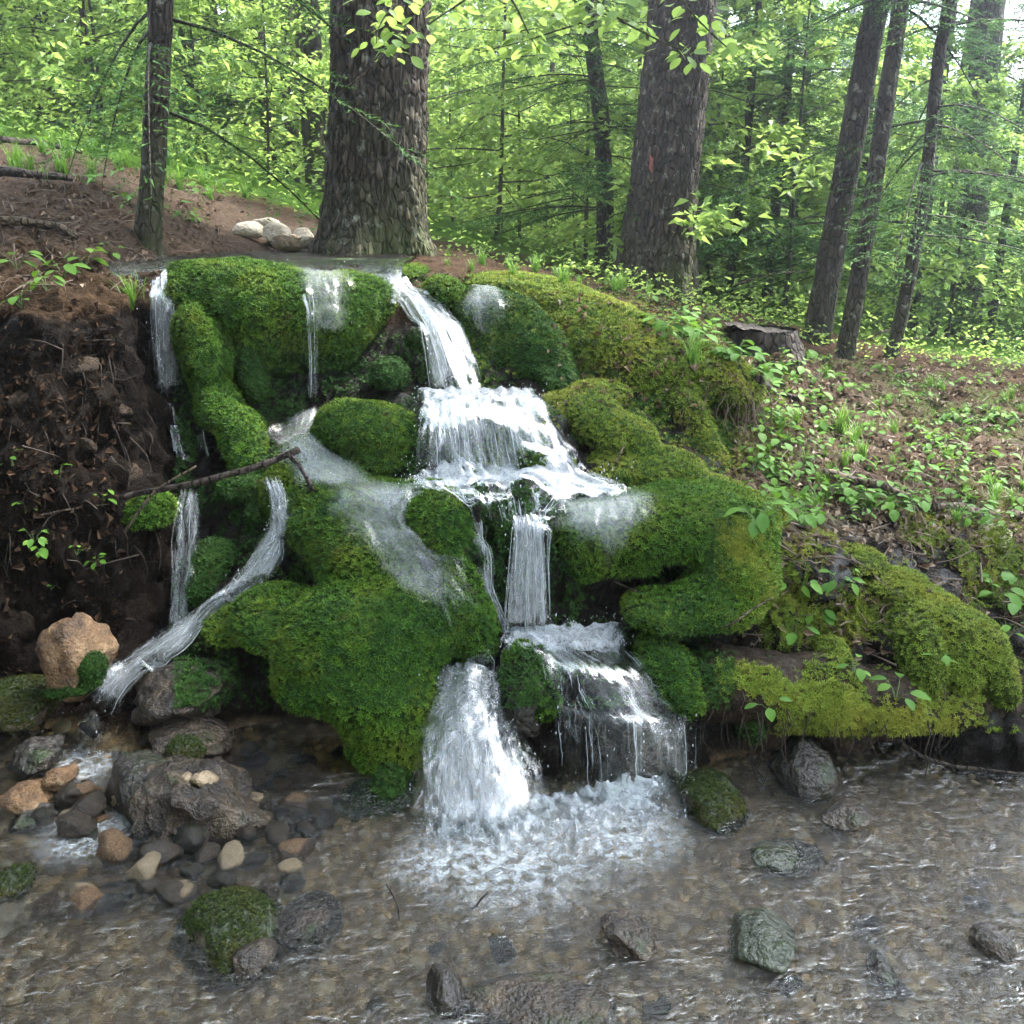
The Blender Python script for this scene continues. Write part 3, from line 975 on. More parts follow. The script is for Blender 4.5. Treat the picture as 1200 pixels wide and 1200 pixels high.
stone('little pale stone on the jagged boulder', 205, 908, 2.54, 7, .02, 7, 'rock_pale', 11, sub=3)
stone('orange limestone rock with a dark mossy side below the left bank', 92, 770, 2.96, 40, .12, 44, 'rock_orange', 12, 0.3, 14, .14, 'boulder')
cushion('dark moss spilling over the orange limestone rock', [(108, 782, 2.9, 14, .06, 20), (92, 803, 2.88, 22, .06, 9), (70, 808, 2.88, 16, .05, 7)], 'moss_dark', 0.009, 14000, group=None)
stone('low dark mossy rock beside the orange limestone rock', 18, 825, 2.95, 44, .12, 22, 'rock_moss', 14)
stone('round mossy stone with a bare brown nose in the near shallows', 268, 1108, 2.02, 58, .14, 40, 'rock_moss', 15, 0.2, 3, .08)
stone('bare brown knob sitting against the round mossy stone', 296, 1128, 1.93, 30, .06, 26, 'rock_wet', 16, 0.2, 4, .06, sub=3)
stone('flat orange slab in the left shallows', 38, 937, 2.58, 32, .08, 14, 'rock_orange', 17, 0.3, 8)
stone('dark rounded stone among ochre pebbles upstream of the orange slab', 48, 882, 2.72, 24, .08, 15, 'rock_dark', 18)
stone('wet grey stone below the orange slab', 40, 960, 2.5, 26, .07, 13, 'rock_dark', 19)
stone('ochre stone above the orange slab', 72, 912, 2.64, 16, .06, 11, 'rock_orange', 20, sub=3)
stone('mossy tan stone at the edge of the left shallows', 12, 1042, 2.2, 24, .07, 20, 'rock_moss', 21)
stone('pale slab half out of the picture in the near left shallows', 4, 1088, 2.1, 20, .06, 18, 'rock_pale', 22)
stone('upright tan stone beside the pale slab', 30, 1090, 2.08, 10, .03, 18, 'rock_tan', 23, sub=3)
stone('submerged brown stone glinting near the middle of the stream', 364, 1082, 2.06, 32, .09, 15, 'rock_wet', 24, 0, 10)
stone('small orange block at the right foot of the jagged boulder', 335, 1010, 2.36, 14, .05, 8, 'rock_orange', 25, sub=3)
stone('ochre stone leaning in the shallows under the moss mound', 318, 1050, 2.2, 10, .04, 16, 'rock_orange', 26, 0.5, sub=3)
stone('smooth green algae-covered stone shining in the right stream', 895, 1108, 1.97, 44, .1, 24, 'rock_green', 27, -0.25, 4, .06)
stone('mossy boulder at the foot of the rounded fall rock', 828, 942, 2.56, 34, .12, 34, 'rock_moss', 28, 0.3, 6, .1, 'boulder')
stone('water-worn brown stone breaking the surface mid stream', 735, 1098, 1.98, 28, .07, 15, 'rock_wet', 29, 0.2, 12, .2)
stone('brown stone poking out near the right edge of the stream', 1162, 1105, 1.97, 20, .05, 16, 'rock_wet', 30, 0.3, 6)
stone('dark flat stone under water beside the green algae-covered stone', 1032, 1140, 1.9, 14, .06, 14, 'rock_dark', 31, 0, 5, sub=3)
stone('long brown stone cut off by the picture edge, in the near stream', 632, 1192, 1.77, 100, .1, 22, 'rock_wet', 32, 0.05, 9)
stone('dark stone standing in the near stream beside the long brown stone', 520, 1165, 1.82, 20, .06, 26, 'rock_dark', 33, 0.4, sub=3)
stone('long submerged ridge of greenish stone leading from the mossy boulder', 925, 1008, 2.32, 44, .07, 12, 'rock_green', 34, 0.5, 5)
stone('tan stone under water where the ridge of greenish stone ends', 990, 955, 2.47, 26, .06, 9, 'rock_wet', 35, 0, 5)
stone('dark mossy rock in the shade under the muddy bank', 940, 905, 2.68, 32, .1, 34, 'rock_dark', 36, 0.2, 7)
stone('rock with a small moss cap between the two lower falls', 618, 812, 2.86, 32, .12, 50, 'rock_dark', 37, 0.2, 8)
stone('broad rounded rock that the lower right fall pours over', 722, 862, 2.86, 84, .22, 58, 'rock_dark', 38, 0.1, 4, .07, 'boulder')
stone('white stone beside the rotting log on the right slope', 1003, 553, 4.35, 11, .05, 11, 'rock_pale', 39, 0.3, sub=3)
stone('pale half-buried stone uphill of the broken log', 1100, 580, 4.2, 15, .06, 12, 'rock_pale', 40, 0.4, sub=3)
stone('grey stone lying in the puddle on the right slope', 1164, 632, 3.7, 20, .08, 16, 'rock_pale', 41, 0.2, 8, sub=3)
for q, (lb, px, py, Y, rx, rz) in enumerate([
        ('pale rounded stone with a flat top on the far shore of the pool', 292, 271, 6.05, 17, 10), ('tan stone in the middle of the row on the far shore of the pool', 325, 275, 5.95, 15, 12),
        ('smooth pale stone next to the big trunk on the pool shore', 357, 279, 5.8, 13, 10), ('small grey stone behind the row on the pool shore', 312, 264, 6.3, 10, 7),
        ('darker stone wedged at the water line of the pool shore', 338, 284, 5.75, 11, 7)]):
    stone(lb, px, py, Y, rx, .09, rz, 'rock_pale' if q != 4 else 'rock_tan', 50 + q, 0.4 * q, 6, .06, sub=3)

RUB = []
for s in range(6):
    V, F = rock_shape(700 + s, 3, 16, 0.22, (1, .85, .7))
    RUB.append([mesh('rubble_stone', V, F, M[m]) for m in ('rock_wet', 'rock_dark', 'rock_tan', 'rock_orange')])
rr_ = np.random.default_rng(8)
for k in range(120):
    heap = k < 62
    px, py = (rr_.normal(225, 75), rr_.uniform(855, 1040)) if heap else (rr_.uniform(0, 400), rr_.uniform(845, 1075)) if k < 106 else (rr_.uniform(400, 1200), rr_.uniform(1010, 1190))
    w = PZ(px, py, 0.0)
    z = g1(w[0], w[1])
    if z > .15:
        continue
    sc = rr_.uniform(.025, .06) if k < 106 else rr_.uniform(.02, .04)
    lift = sc * .55 + (0.05 if heap else 0.02)
    o = link('rubble_stone', RUB[int(rr_.integers(6))][int(rr_.choice([0, 0, 0, 1, 2, 3]))], None, (w[0], w[1], z + lift), (rr_.uniform(-.4, .4), rr_.uniform(-.4, .4), rr_.uniform(0, 6.3)), (sc, sc, sc))
    tag(o, 'angular wet piece of rubble lying in the shallow stream', 'rock', 'rubble in the stream')

for k, (px, py, Y, sz) in enumerate([(30, 470, 3.5, 16), (95, 520, 3.55, 12), (60, 660, 3.28, 18), (120, 700, 3.3, 14), (20, 730, 3.16, 20), (150, 640, 3.5, 12), (100, 430, 3.66, 14), (140, 480, 3.74, 12), (45, 560, 3.38, 10), (150, 560, 3.6, 14)]):
    stone('dark stone embedded in the earth of the left bank', px, py, Y, sz, .06, sz * .7, 'earth_lip', 800 + k, k, 10, .2, 'bank_stone', 'stones in the left bank', 3)

# pebbles of the stream bed
PEB = []
for s in range(10):
    V, F = rock_shape(100 + s, 2, 4, 0.12, (1, random.uniform(.7, 1), random.uniform(.5, .75)))
    PEB.append(mesh('pebble', V, F, M['pebble'], True, {'rnd': np.zeros(len(V))}))
r = np.random.default_rng(5)
npeb = 0
while npeb < 300:
    if npeb < 190:
        px, py = r.uniform(0, 1200), r.uniform(900, 1195)
    else:
        px, py = r.uniform(0, 330), r.uniform(850, 1100)
    w = PZ(px, py, -0.05)
    z = g1(w[0], w[1])
    if z > -0.01:
        continue
    o = link('pebble', PEB[int(r.integers(10))], loc=(w[0], w[1], z + 0.008), rot=(r.uniform(-.3, .3), r.uniform(-.3, .3), r.uniform(0, 6.3)))
    s = r.uniform(0.012, 0.024) * (1.25 if px < 330 and r.random() < .4 else 1)
    o.scale = (s, s, s)
    tag(o, 'rounded tan or grey pebble on the gravel bed of the stream', 'pebble', 'pebbles on the stream bed')
    npeb += 1
parts, rn = [], []
r = np.random.default_rng(6)
for _ in range(9000):
    x, y = r.uniform(-2.3, 2.4), r.uniform(1.3, 3.0)
    z = g1(x, y)
    if z > -0.012:
        continue
    V, F = ICO[1]
    s = r.uniform(0.006, 0.017)
    V = V * np.array([s, s * r.uniform(.6, 1), s * r.uniform(.4, .7)])
    a = r.uniform(0, 6.3)
    V = np.column_stack([V[:, 0] * math.cos(a) - V[:, 1] * math.sin(a), V[:, 0] * math.sin(a) + V[:, 1] * math.cos(a), V[:, 2]])
    parts.append((V + np.array([x, y, z + s * .2]), F))
    rn.append(np.full(len(V), r.random()))
V, F = join(parts)
tag(link('gravel', mesh('gravel', V, F, M['pebble'], True, {'rnd': np.concatenate(rn)})), 'fine tan gravel covering the stream bed', 'gravel', kind='stuff')

# ------------------------------------------------------------------ one search tree over everything built so far
SV, SFl = join(SURF)
BVH = BVHTree.FromPolygons([tuple(v) for v in SV.tolist()], [tuple(f) for g in SFl for f in g.tolist()], epsilon=0)


def drop(x, y, z0=6.0):
    hit = BVH.ray_cast(Vector((x, y, z0)), Vector((0, 0, -1)))
    return (np.array(hit[0]), np.array(hit[1])) if hit[0] is not None else (None, None)


def seen(px, py, earth=False):
    """where the sight line through a pixel meets the ground or a cushion"""
    a = np.array([0, 0, EYE])
    d = P(px, py, 1.0) - a
    hit = BVH.ray_cast(Vector(a), Vector(d))
    return (np.array(hit[0]), np.array(hit[1])) if hit[0] is not None and not (earth and hit[2] >= len(GF)) else (None, None)


# ------------------------------------------------------------------ water
def sheet_grid(rows, nu, nv):
    R = []
    for row in rows:
        p = np.array([P(*q) if len(q) == 3 else q[:3] for q in row])
        R.append(spline(p, nu))
    m = np.array(R)                                   # rows, nu, 3
    return spline(m, nv)                              # nv, nu, 3


def sheet_mesh(name, G, mat, dens, rnd):
    nv, nu = G.shape[:2]
    du = np.concatenate([np.zeros((nv, 1)), np.cumsum(np.linalg.norm(np.diff(G, axis=1), axis=2), 1)], 1)
    du = du - du[:, -1:] / 2
    du = du * 0.5 + 0.5 * du[nv // 2][None]           # streaks spread with the fan
    dv = np.concatenate([np.zeros((1, nu)), np.cumsum(np.linalg.norm(np.diff(G, axis=0), axis=2), 0)], 0)
    i = np.arange(nv - 1)[:, None] * nu
    j = np.arange(nu - 1)[None]
    F = np.stack([i + j, i + j + 1, i + nu + j + 1, i + nu + j], -1).reshape(-1, 4)
    return mesh(name, G.reshape(-1, 3), F, M[mat], True, {'fu': du, 'fv': dv, 'rnd': np.full(nv * nu, rnd), 'dens': dens})


def normals(G):
    n = np.cross(np.gradient(G, axis=1), np.gradient(G, axis=0))
    n /= np.linalg.norm(n, axis=2)[..., None] + 1e-9
    n[n[..., 1] > 0] *= -1                             # towards the open side
    return n


def drape_grid(G, off, reach=0.12):
    G = G.copy()
    for a in range(G.shape[0]):
        for b in range(G.shape[1]):
            loc, nrm, idx, dist = BVH.find_nearest(Vector(G[a, b]), reach)
            if loc is not None:
                n = np.array(nrm)
                G[a, b] = np.array(loc) + n * off
    k = G.copy()
    k[1:-1] = (G[:-2] + 2 * G[1:-1] + G[2:]) / 4
    k[:, 1:-1] = (k[:, :-2] + 2 * k[:, 1:-1] + k[:, 2:]) / 4
    return k


def water(label, rows, mat='fall', nu=30, nv=40, bump=0.012, strands=60, srad=0.0028, layers=2, drape=None, dens=1.0, edge=0.12, vfade=(0.03, 0.05), name='waterfall', drops=0, seed=1, freq=(18, 5), slen=(0.25, 0.8), sal=(0.2, 0.9)):
    r = np.random.default_rng(seed)
    G0 = sheet_grid(rows, nu, nv)
    if drape is not None:
        G0 = drape_grid(G0, drape)
    else:
        for a in range(nv):
            for b in range(nu):
                q, _n = drop(G0[a, b, 0], G0[a, b, 1], G0[a, b, 2] + 0.06)
                if q is not None and q[2] > G0[a, b, 2] - 0.012:
                    G0[a, b, 2] = q[2] + 0.012
        for _s in range(3):
            k_ = G0.copy()
            k_[1:-1] = (G0[:-2] + 2 * G0[1:-1] + G0[2:]) / 4
            k_[:, 1:-1] = (k_[:, :-2] + 2 * k_[:, 1:-1] + k_[:, 2:]) / 4
            G0 = k_
    N = normals(G0)
    u = np.linspace(0, 1, nu)[None]
    v = np.linspace(0, 1, nv)[:, None]
    rag = 0.5 + 0.9 * fbm(np.column_stack([np.linspace(0, nu / 5, nu), np.full(nu, seed * 1.1), np.zeros(nu)]), 3, seed)[None]
    rag2 = 0.5 + 0.9 * fbm(np.column_stack([np.linspace(0, nv / 6, nv), np.full(nv, seed * 2.1), np.zeros(nv)]), 3, seed)[:, None]
    ef = np.clip(np.minimum(u, 1 - u) / edge - 0.5 * np.clip(rag2, 0, 1), 0, 1) * np.clip(v / max(vfade[0], 1e-3) - np.clip(rag, 0, 1) * .6, 0, 1) * np.clip((1 - v) / max(vfade[1], 1e-3) - np.clip(rag, 0, 1) * .6, 0, 1)
    root = None
    for L in range(layers if mat == 'fall' else 1):
        uu = (u * np.ones_like(v)).ravel()
        vv = (v * np.ones_like(u)).ravel()
        nn = fbm(np.column_stack([uu * freq[0] * nu / 30, vv * freq[1], uu * 0 + seed + L * 3.3]), 3, seed + L).reshape(nv, nu)
        G = G0 + N * (bump * (nn + 0.4) + L * bump * 0.9)[..., None]
        me = sheet_mesh(name, G, mat, np.clip(ef * dens, 0, 1).ravel(), seed * 1.7 + L)
        if root is None:
            root = link(name, me)
            tag(root, label, kind='structure')
        else:
            link('water_layer', me, root)
    if strands:
        parts, al = [], []
        for s in range(int(strands * .28) if mat != 'film' else 0):
            uu = r.uniform(0.03, 0.97)
            ln = r.uniform(*slen)
            v0 = r.uniform(-0.1, 1.02 - ln * 0.8)
            vs = np.clip(np.linspace(v0, v0 + ln, 12), 0, 1)
            if vs[-1] - vs[0] < 0.1:
                continue
            us = np.clip(uu + np.cumsum(r.normal(0, 0.0025, 12)), 0, 1)
            fi, fj = vs * (nv - 1), us * (nu - 1)
            i0, j0 = np.minimum(fi.astype(int), nv - 2), np.minimum(fj.astype(int), nu - 2)
            a, b = (fi - i0)[:, None], (fj - j0)[:, None]

            def smp(X):
                return X[i0, j0] * (1 - a) * (1 - b) + X[i0 + 1, j0] * a * (1 - b) + X[i0, j0 + 1] * (1 - a) * b + X[i0 + 1, j0 + 1] * a * b
            pt = smp(G0) + smp(N) * (bump * r.uniform(0.3, 1.6) + 0.002) + r.normal(0, 0.0004, (12, 3))
            rad = srad * 0.5 * r.uniform(0.3, 1.4) * np.sin(np.linspace(0.15, math.pi - 0.1, 12)) * (1 + 0.3 * r.normal(size=12).clip(-1, 1))
            V, F = tube(pt, np.abs(rad) + 0.0003, 4, False)
            parts.append((V, F))
            al.append(np.full(len(V), r.uniform(*sal)))
        V, F = join(parts) if parts else (None, None)
        s_ = None if V is None else link('water_strands', mesh('water_strands', V, F, M['strand'], True, {'rnd': np.concatenate(al)}), root)
        if s_:
            s_['kind'] = 'stuff'
    if drops:
        parts = []
        for s in range(drops):
            a, b = int(r.uniform(0.2, 1) * (nv - 1)), int(r.random() * (nu - 1))
            c = G0[a, b] + N[a, b] * r.exponential(0.02) + r.normal(0, 0.014, 3) + np.array([0, 0, r.exponential(0.012)])
            q = r.uniform(0.0008, 0.0026)
            V, F = ICO[1]
            parts.append((V * np.array([q, q, q * r.uniform(1, 2.5)]) + c, F))
        V, F = join(parts)
        s_ = link('droplets', mesh('droplets', V, F, M['strand'], True, {'rnd': np.full(len(V), 0.9)}), root)
        s_['kind'] = 'stuff'
    return root


water('narrow white fall at the left end of the moss brow', [[(179, 332, 4.3), (208, 332, 4.3)], [(176, 350, 4.16), (212, 350, 4.16)], [(177, 385, 4.1), (213, 385, 4.1)], [(184, 465, 4.04), (212, 465, 4.04)]], nu=16, strands=70, seed=2, drops=40, bump=0.01)
water('thin broken trickle below the narrow left fall', [[(190, 488, 3.94), (205, 488, 3.94)], [(201, 515, 3.88), (214, 515, 3.88)], [(208, 548, 3.83), (222, 548, 3.83)]], nu=10, strands=26, seed=3, dens=.8)
water('second thin trickle beside the broken trickle', [[(228, 480, 3.93), (240, 480, 3.93)], [(232, 505, 3.9), (240, 505, 3.9)], [(236, 535, 3.86), (246, 535, 3.86)]], nu=8, strands=12, seed=4, dens=.4)
water('faint lower trickle running down the dark left hollow', [[(214, 575, 3.6), (234, 575, 3.6)], [(202, 620, 3.5), (238, 620, 3.5)], [(202, 680, 3.36), (232, 680, 3.36)], [(196, 748, 3.2), (218, 748, 3.2)]], nu=14, strands=30, seed=5, dens=.85, layers=3)
water('white side stream curving down left of the moss mound', [[(308, 560, 3.46), (330, 560, 3.46), ], [(318, 590, 3.41), (340, 590, 3.41)], [(318, 620, 3.37), (342, 620, 3.36)], [(294, 655, 3.31), (336, 652, 3.31)], [(264, 690, 3.25), (312, 692, 3.24)], [(228, 722, 3.18), (268, 722, 3.18)], [(165, 768, 3.06), (210, 770, 3.04)], [(125, 798, 3.0), (160, 805, 2.96)], [(98, 838, 2.9), (140, 840, 2.88)]],
      nu=20, nv=90, strands=110, seed=6, slen=(0.08, 0.2), srad=0.0026, drops=60, bump=0.014, layers=4)
water('thin thread of water off the middle of the moss brow', [[(352, 345, 4.08), (376, 345, 4.08)], [(358, 375, 4.05), (376, 375, 4.05)], [(362, 420, 4.03), (374, 420, 4.03)], [(360, 472, 4.0), (376, 472, 4.0)]], nu=12, strands=36, seed=7, dens=.7)
water('wet film spreading over the moss brow', [[(335, 322, 4.3), (420, 322, 4.3)], [(345, 345, 4.1), (420, 345, 4.1)], [(350, 385, 4.06), (415, 390, 4.06)]], 'film', nu=24, nv=24, strands=40, srad=0.0014, seed=8, drape=0.02, dens=.85, edge=.3, name='water_film')
water('fine drips falling from the moss brow into the hollow', [[(330, 410, 4.08), (480, 405, 4.1)], [(330, 465, 4.04), (490, 462, 4.04)]], 'film', nu=30, nv=12, strands=34, srad=0.0016, seed=9, dens=.12, name='water_drips', sal=(.25, .6))
water('bright white chute pouring from the upper pool', [[(428, 331, 4.6), (458, 331, 4.6)], [(447, 341, 4.47), (486, 341, 4.47)], [(470, 362, 4.36), (496, 360, 4.32), (518, 362, 4.36)], [(490, 400, 4.2), (518, 396, 4.14), (545, 400, 4.2)], [(503, 464, 3.97), (538, 464, 3.9), (573, 464, 3.97)]], nu=30, nv=50, strands=200, seed=10, layers=2, drops=60, srad=0.003)
water('thin sheet of water sliding from the upper pool into the chute', [[(330, 303, 4.95), (440, 305, 4.95)], [(375, 318, 4.75), (446, 319, 4.75)], [(424, 332, 4.58), (462, 333, 4.58)]], 'film', nu=26, nv=22, bump=0.006, seed=31, dens=1, edge=.2, name='water_film')
water('white foam where the top chute lands', [[(480, 458, 3.95), (560, 455, 3.96), (630, 462, 3.95)], [(488, 472, 3.76), (560, 470, 3.75), (645, 476, 3.75)], [(488, 490, 3.6), (565, 488, 3.57), (645, 492, 3.57)]], 'foam', nu=50, nv=24, bump=0.022, strands=0, seed=11, name='water_foam', freq=(14, 6), drops=160, edge=.08)
water('wide streaky fall over the second step', [[(492, 472, 3.7), (525, 476, 3.68), (560, 470, 3.69), (605, 478, 3.67), (640, 474, 3.7)], [(488, 486, 3.62), (522, 494, 3.56), (562, 484, 3.58), (606, 494, 3.55), (648, 490, 3.6)], [(486, 512, 3.56), (525, 514, 3.49), (568, 508, 3.51), (616, 514, 3.48), (664, 512, 3.55)], [(482, 560, 3.5), (528, 554, 3.43), (572, 560, 3.42), (628, 556, 3.42), (684, 562, 3.49)]], nu=60, nv=30, strands=330, seed=12, srad=0.0026, drops=80, dens=.95)
water('white foam band at the foot of the second step', [[(478, 552, 3.5), (570, 550, 3.46), (690, 552, 3.48)], [(470, 568, 3.36), (590, 566, 3.33), (735, 568, 3.36)], [(476, 582, 3.25), (600, 585, 3.2), (770, 582, 3.28)]], 'foam', nu=70, nv=22, bump=0.02, strands=60, seed=13, name='water_foam', freq=(16, 6), drops=200, edge=.1, slen=(.3, .6))
water('clear rippled water running to the lip of the middle fall', [[(480, 575, 3.28), (580, 580, 3.22), (690, 578, 3.24)], [(520, 595, 3.17), (590, 600, 3.14), (660, 598, 3.16)], [(548, 612, 3.12), (600, 612, 3.1), (650, 610, 3.12)]], 'fall', nu=40, nv=18, bump=0.014, strands=120, seed=14, dens=.8, layers=1, name='water_film', drops=60)
water('fan-shaped white middle fall', [[(600, 607, 3.12), (640, 606, 3.12)], [(597, 630, 3.07), (643, 630, 3.07)], [(592, 680, 3.03), (646, 680, 3.03)], [(586, 740, 3.0), (650, 740, 3.0)]], nu=26, nv=40, strands=260, seed=15, layers=3, drops=90)
water('slender curved fall left of the fan-shaped fall', [[(548, 607, 3.14), (566, 607, 3.14)], [(553, 645, 3.09), (570, 645, 3.09)], [(556, 690, 3.06), (582, 690, 3.05)], [(572, 740, 3.02), (604, 740, 3.02)]], nu=14, nv=34, strands=80, seed=16, dens=.9)
water('white streaked film flowing over the top of the moss mound', [[(345, 548, 3.55), (450, 562, 3.4), (550, 590, 3.18)], [(372, 600, 3.32), (470, 606, 3.18), (554, 636, 3.06)], [(410, 652, 3.06), (490, 655, 3.02), (558, 680, 2.98)], [(470, 690, 2.9), (520, 700, 2.92), (560, 715, 2.92)], [(500, 740, 2.85), (535, 750, 2.9), (570, 760, 2.92)]], 'film', nu=50, nv=50, bump=0.006, strands=420, srad=0.0013, seed=17, drape=0.024, dens=1.0, edge=.3, vfade=(.1, .3), name='water_film', slen=(.06, .2), sal=(.2, .7))
water('thin film running over the flat moss behind the plump cushion', [[(325, 480, 3.95), (395, 472, 3.98)], [(312, 510, 3.78), (380, 515, 3.75)], [(330, 545, 3.62), (420, 545, 3.55)], [(360, 590, 3.4), (470, 585, 3.3)]], 'film', nu=24, nv=24, bump=0.006, strands=120, srad=0.0013, seed=18, drape=0.02, dens=.95, edge=.25, name='water_film', slen=(.1, .3), sal=(.2, .6))
water('misty veil of water over the big overhanging moss shelf', [[(640, 575, 3.3), (700, 572, 3.3), (770, 582, 3.3)], [(640, 600, 3.08), (700, 600, 3.05), (775, 600, 3.05)], [(650, 640, 3.02), (705, 640, 3.0), (765, 630, 3.0)], [(655, 690, 3.02), (700, 680, 3.0), (745, 660, 3.0)]], 'film', nu=44, nv=34, bump=0.006, strands=240, srad=0.0012, seed=19, drape=0.022, dens=.95, edge=.25, vfade=(.05, .4), name='water_film', slen=(.08, .3), sal=(.2, .6))
water('misty veil of water over the dark moss dome', [[(535, 340, 4.55), (575, 345, 4.5)], [(540, 362, 4.3), (600, 362, 4.3)], [(555, 395, 4.18), (600, 395, 4.18)], [(575, 440, 4.1), (610, 430, 4.1)]], 'film', nu=24, nv=30, bump=0.006, strands=140, srad=0.0013, seed=20, drape=0.022, dens=.9, edge=.25, vfade=(.05, .5), name='water_film', slen=(.08, .3), sal=(.2, .6))
water('white foam pool between middle fall and rounded rock', [[(575, 735, 3.05), (650, 735, 3.03), (745, 728, 3.05)], [(582, 750, 2.97), (660, 748, 2.96), (742, 748, 2.97)], [(590, 768, 2.9), (665, 768, 2.88), (745, 768, 2.9)]], 'foam', nu=40, nv=20, bump=0.018, strands=40, seed=21, name='water_foam', freq=(14, 6), drops=120, edge=.1)
water('glassy sheet of water sliding over the rounded rock', [[(600, 760, 2.92), (670, 758, 2.9), (740, 760, 2.92)], [(628, 790, 2.78), (700, 786, 2.74), (768, 792, 2.78)], [(636, 815, 2.74), (712, 820, 2.66), (796, 824, 2.72)], [(644, 832, 2.75), (732, 852, 2.6), (813, 842, 2.73)]], 'fall', nu=50, nv=34, bump=0.008, strands=160, srad=0.002, seed=22, dens=.7, edge=.1, slen=(.1, .35), sal=(.3, .85))
water('loose curtain of strands dropping from the rounded rock', [[(642, 818, 2.76), (682, 834, 2.68), (732, 840, 2.63), (780, 844, 2.66), (812, 832, 2.74)], [(644, 836, 2.74), (684, 852, 2.64), (733, 857, 2.59), (782, 860, 2.62), (814, 848, 2.72)], [(648, 880, 2.72), (688, 890, 2.61), (735, 894, 2.56), (784, 892, 2.59), (816, 884, 2.7)], [(652, 918, 2.7), (690, 936, 2.58), (735, 940, 2.53), (786, 936, 2.56), (816, 920, 2.68)]], 'fall', nu=44, nv=24, bump=0.014, strands=90, srad=0.0026, seed=23, dens=.38, slen=(.4, .9), drops=80)
water('foaming white gush bursting out below the moss mound', [[(538, 792, 2.92), (556, 788, 2.9), (574, 790, 2.94)], [(524, 818, 2.87), (550, 812, 2.82), (582, 822, 2.88)], [(514, 848, 2.8), (548, 845, 2.73), (590, 858, 2.8)], [(504, 884, 2.72), (552, 882, 2.62), (608, 890, 2.7)], [(492, 925, 2.62), (556, 930, 2.5), (630, 920, 2.6)], [(474, 970, 2.5), (560, 985, 2.39), (652, 956, 2.5)]], 'fall', nu=60, nv=70, bump=0.035, strands=60, srad=0.003, seed=24, layers=3, dens=1, drops=420, freq=(4, 4), slen=(.1, .35), vfade=(.03, .06), edge=.2)
water('thin fall beside the gush under the moss mound', [[(588, 770, 2.92), (606, 770, 2.92)], [(574, 800, 2.9), (590, 800, 2.9)], [(566, 830, 2.86), (582, 830, 2.86)]], nu=12, nv=20, strands=30, seed=25)


def at_z(px, py, z=0.015):
    return tuple(PZ(px, py, z)) + (0,)


water('white churning foam at the foot of the lower falls', [[at_z(470, 940), at_z(570, 930), at_z(680, 918), at_z(818, 915)], [at_z(480, 965), at_z(572, 960), at_z(684, 942), at_z(818, 936)], [at_z(490, 985), at_z(580, 985), at_z(690, 965), at_z(815, 958)], [at_z(500, 1020), at_z(590, 1045), at_z(690, 1030), at_z(820, 990)]], 'foam', nu=120, nv=60, bump=0.035, strands=0, seed=26, name='water_foam', freq=(12, 12), drops=420, edge=.12, vfade=(.05, .45))
water('white riffle where the side stream meets the shallows', [[at_z(85, 842), at_z(140, 842)], [at_z(70, 868), at_z(130, 880)], [at_z(85, 905), at_z(125, 915)]], 'foam', nu=30, nv=24, bump=0.012, strands=0, seed=27, name='water_foam', freq=(10, 6), drops=60, edge=.3, vfade=(.1, .5), dens=.55)

# calm sheets: upper pool and stream
def water_plane(name, label, x0, x1, y0, y1, z, step, amp, slope=None, foamf=None):
    xs, ys = np.arange(x0, x1, step), np.arange(y0, y1, step)
    X, Yg = np.meshgrid(xs, ys, indexing='ij')
    q = np.column_stack([X.ravel(), Yg.ravel(), np.zeros(X.size)])
    zz = z + amp * (fbm(q * np.array([6, 9, 1]), 2, 41) + 0.3 * fbm(q * np.array([22, 30, 1]), 2, 43))
    if slope is not None:
        zz = zz - slope(q)
    fo = foamf(q) if foamf is not None else np.zeros(len(q))
    V = np.column_stack([q[:, :2], zz])
    i = np.arange(len(xs) - 1)[:, None] * len(ys)
    j = np.arange(len(ys) - 1)[None]
    F = np.stack([i + j, i + len(ys) + j, i + len(ys) + j + 1, i + j + 1], -1).reshape(-1, 4)
    g = gz(V[:, 0], V[:, 1])
    keep = (g[F] < zz[F] + 0.05).any(1) & (g[F] > zz[F] - 0.16).all(1)
    o = link(name, mesh(name, V, F[keep], M['water'], True, {'foam': fo}))
    tag(o, label, kind='structure')
    return o


def stream_foam(q):
    f = 0
    for (px, py), rr in (((600, 1000), .28), ((720, 975), .2), ((520, 1010), .14), ((95, 900), .16), ((100, 980), .14)):
        c = PZ(px, py, 0)
        f = np.maximum(f, np.clip(1.15 - np.hypot(q[:, 0] - c[0], (q[:, 1] - c[1]) * 1.1) / rr, 0, 1))
    return np.clip(f * .8, 0, 0.9)


water_plane('stream', 'shallow clear rippled stream over tan gravel', -3.2, 3.6, 0.4, 3.1, 0.0, 0.014, 0.008, foamf=stream_foam)
water_plane('upper_pool', 'still greenish pool above the moss brow', -1.75, -0.45, 4.26, 6.2, 1.402, 0.03, 0.004, slope=lambda q: 0.11 * np.clip((4.52 - q[:, 1]) / 0.22, 0, 1.4) ** 2)

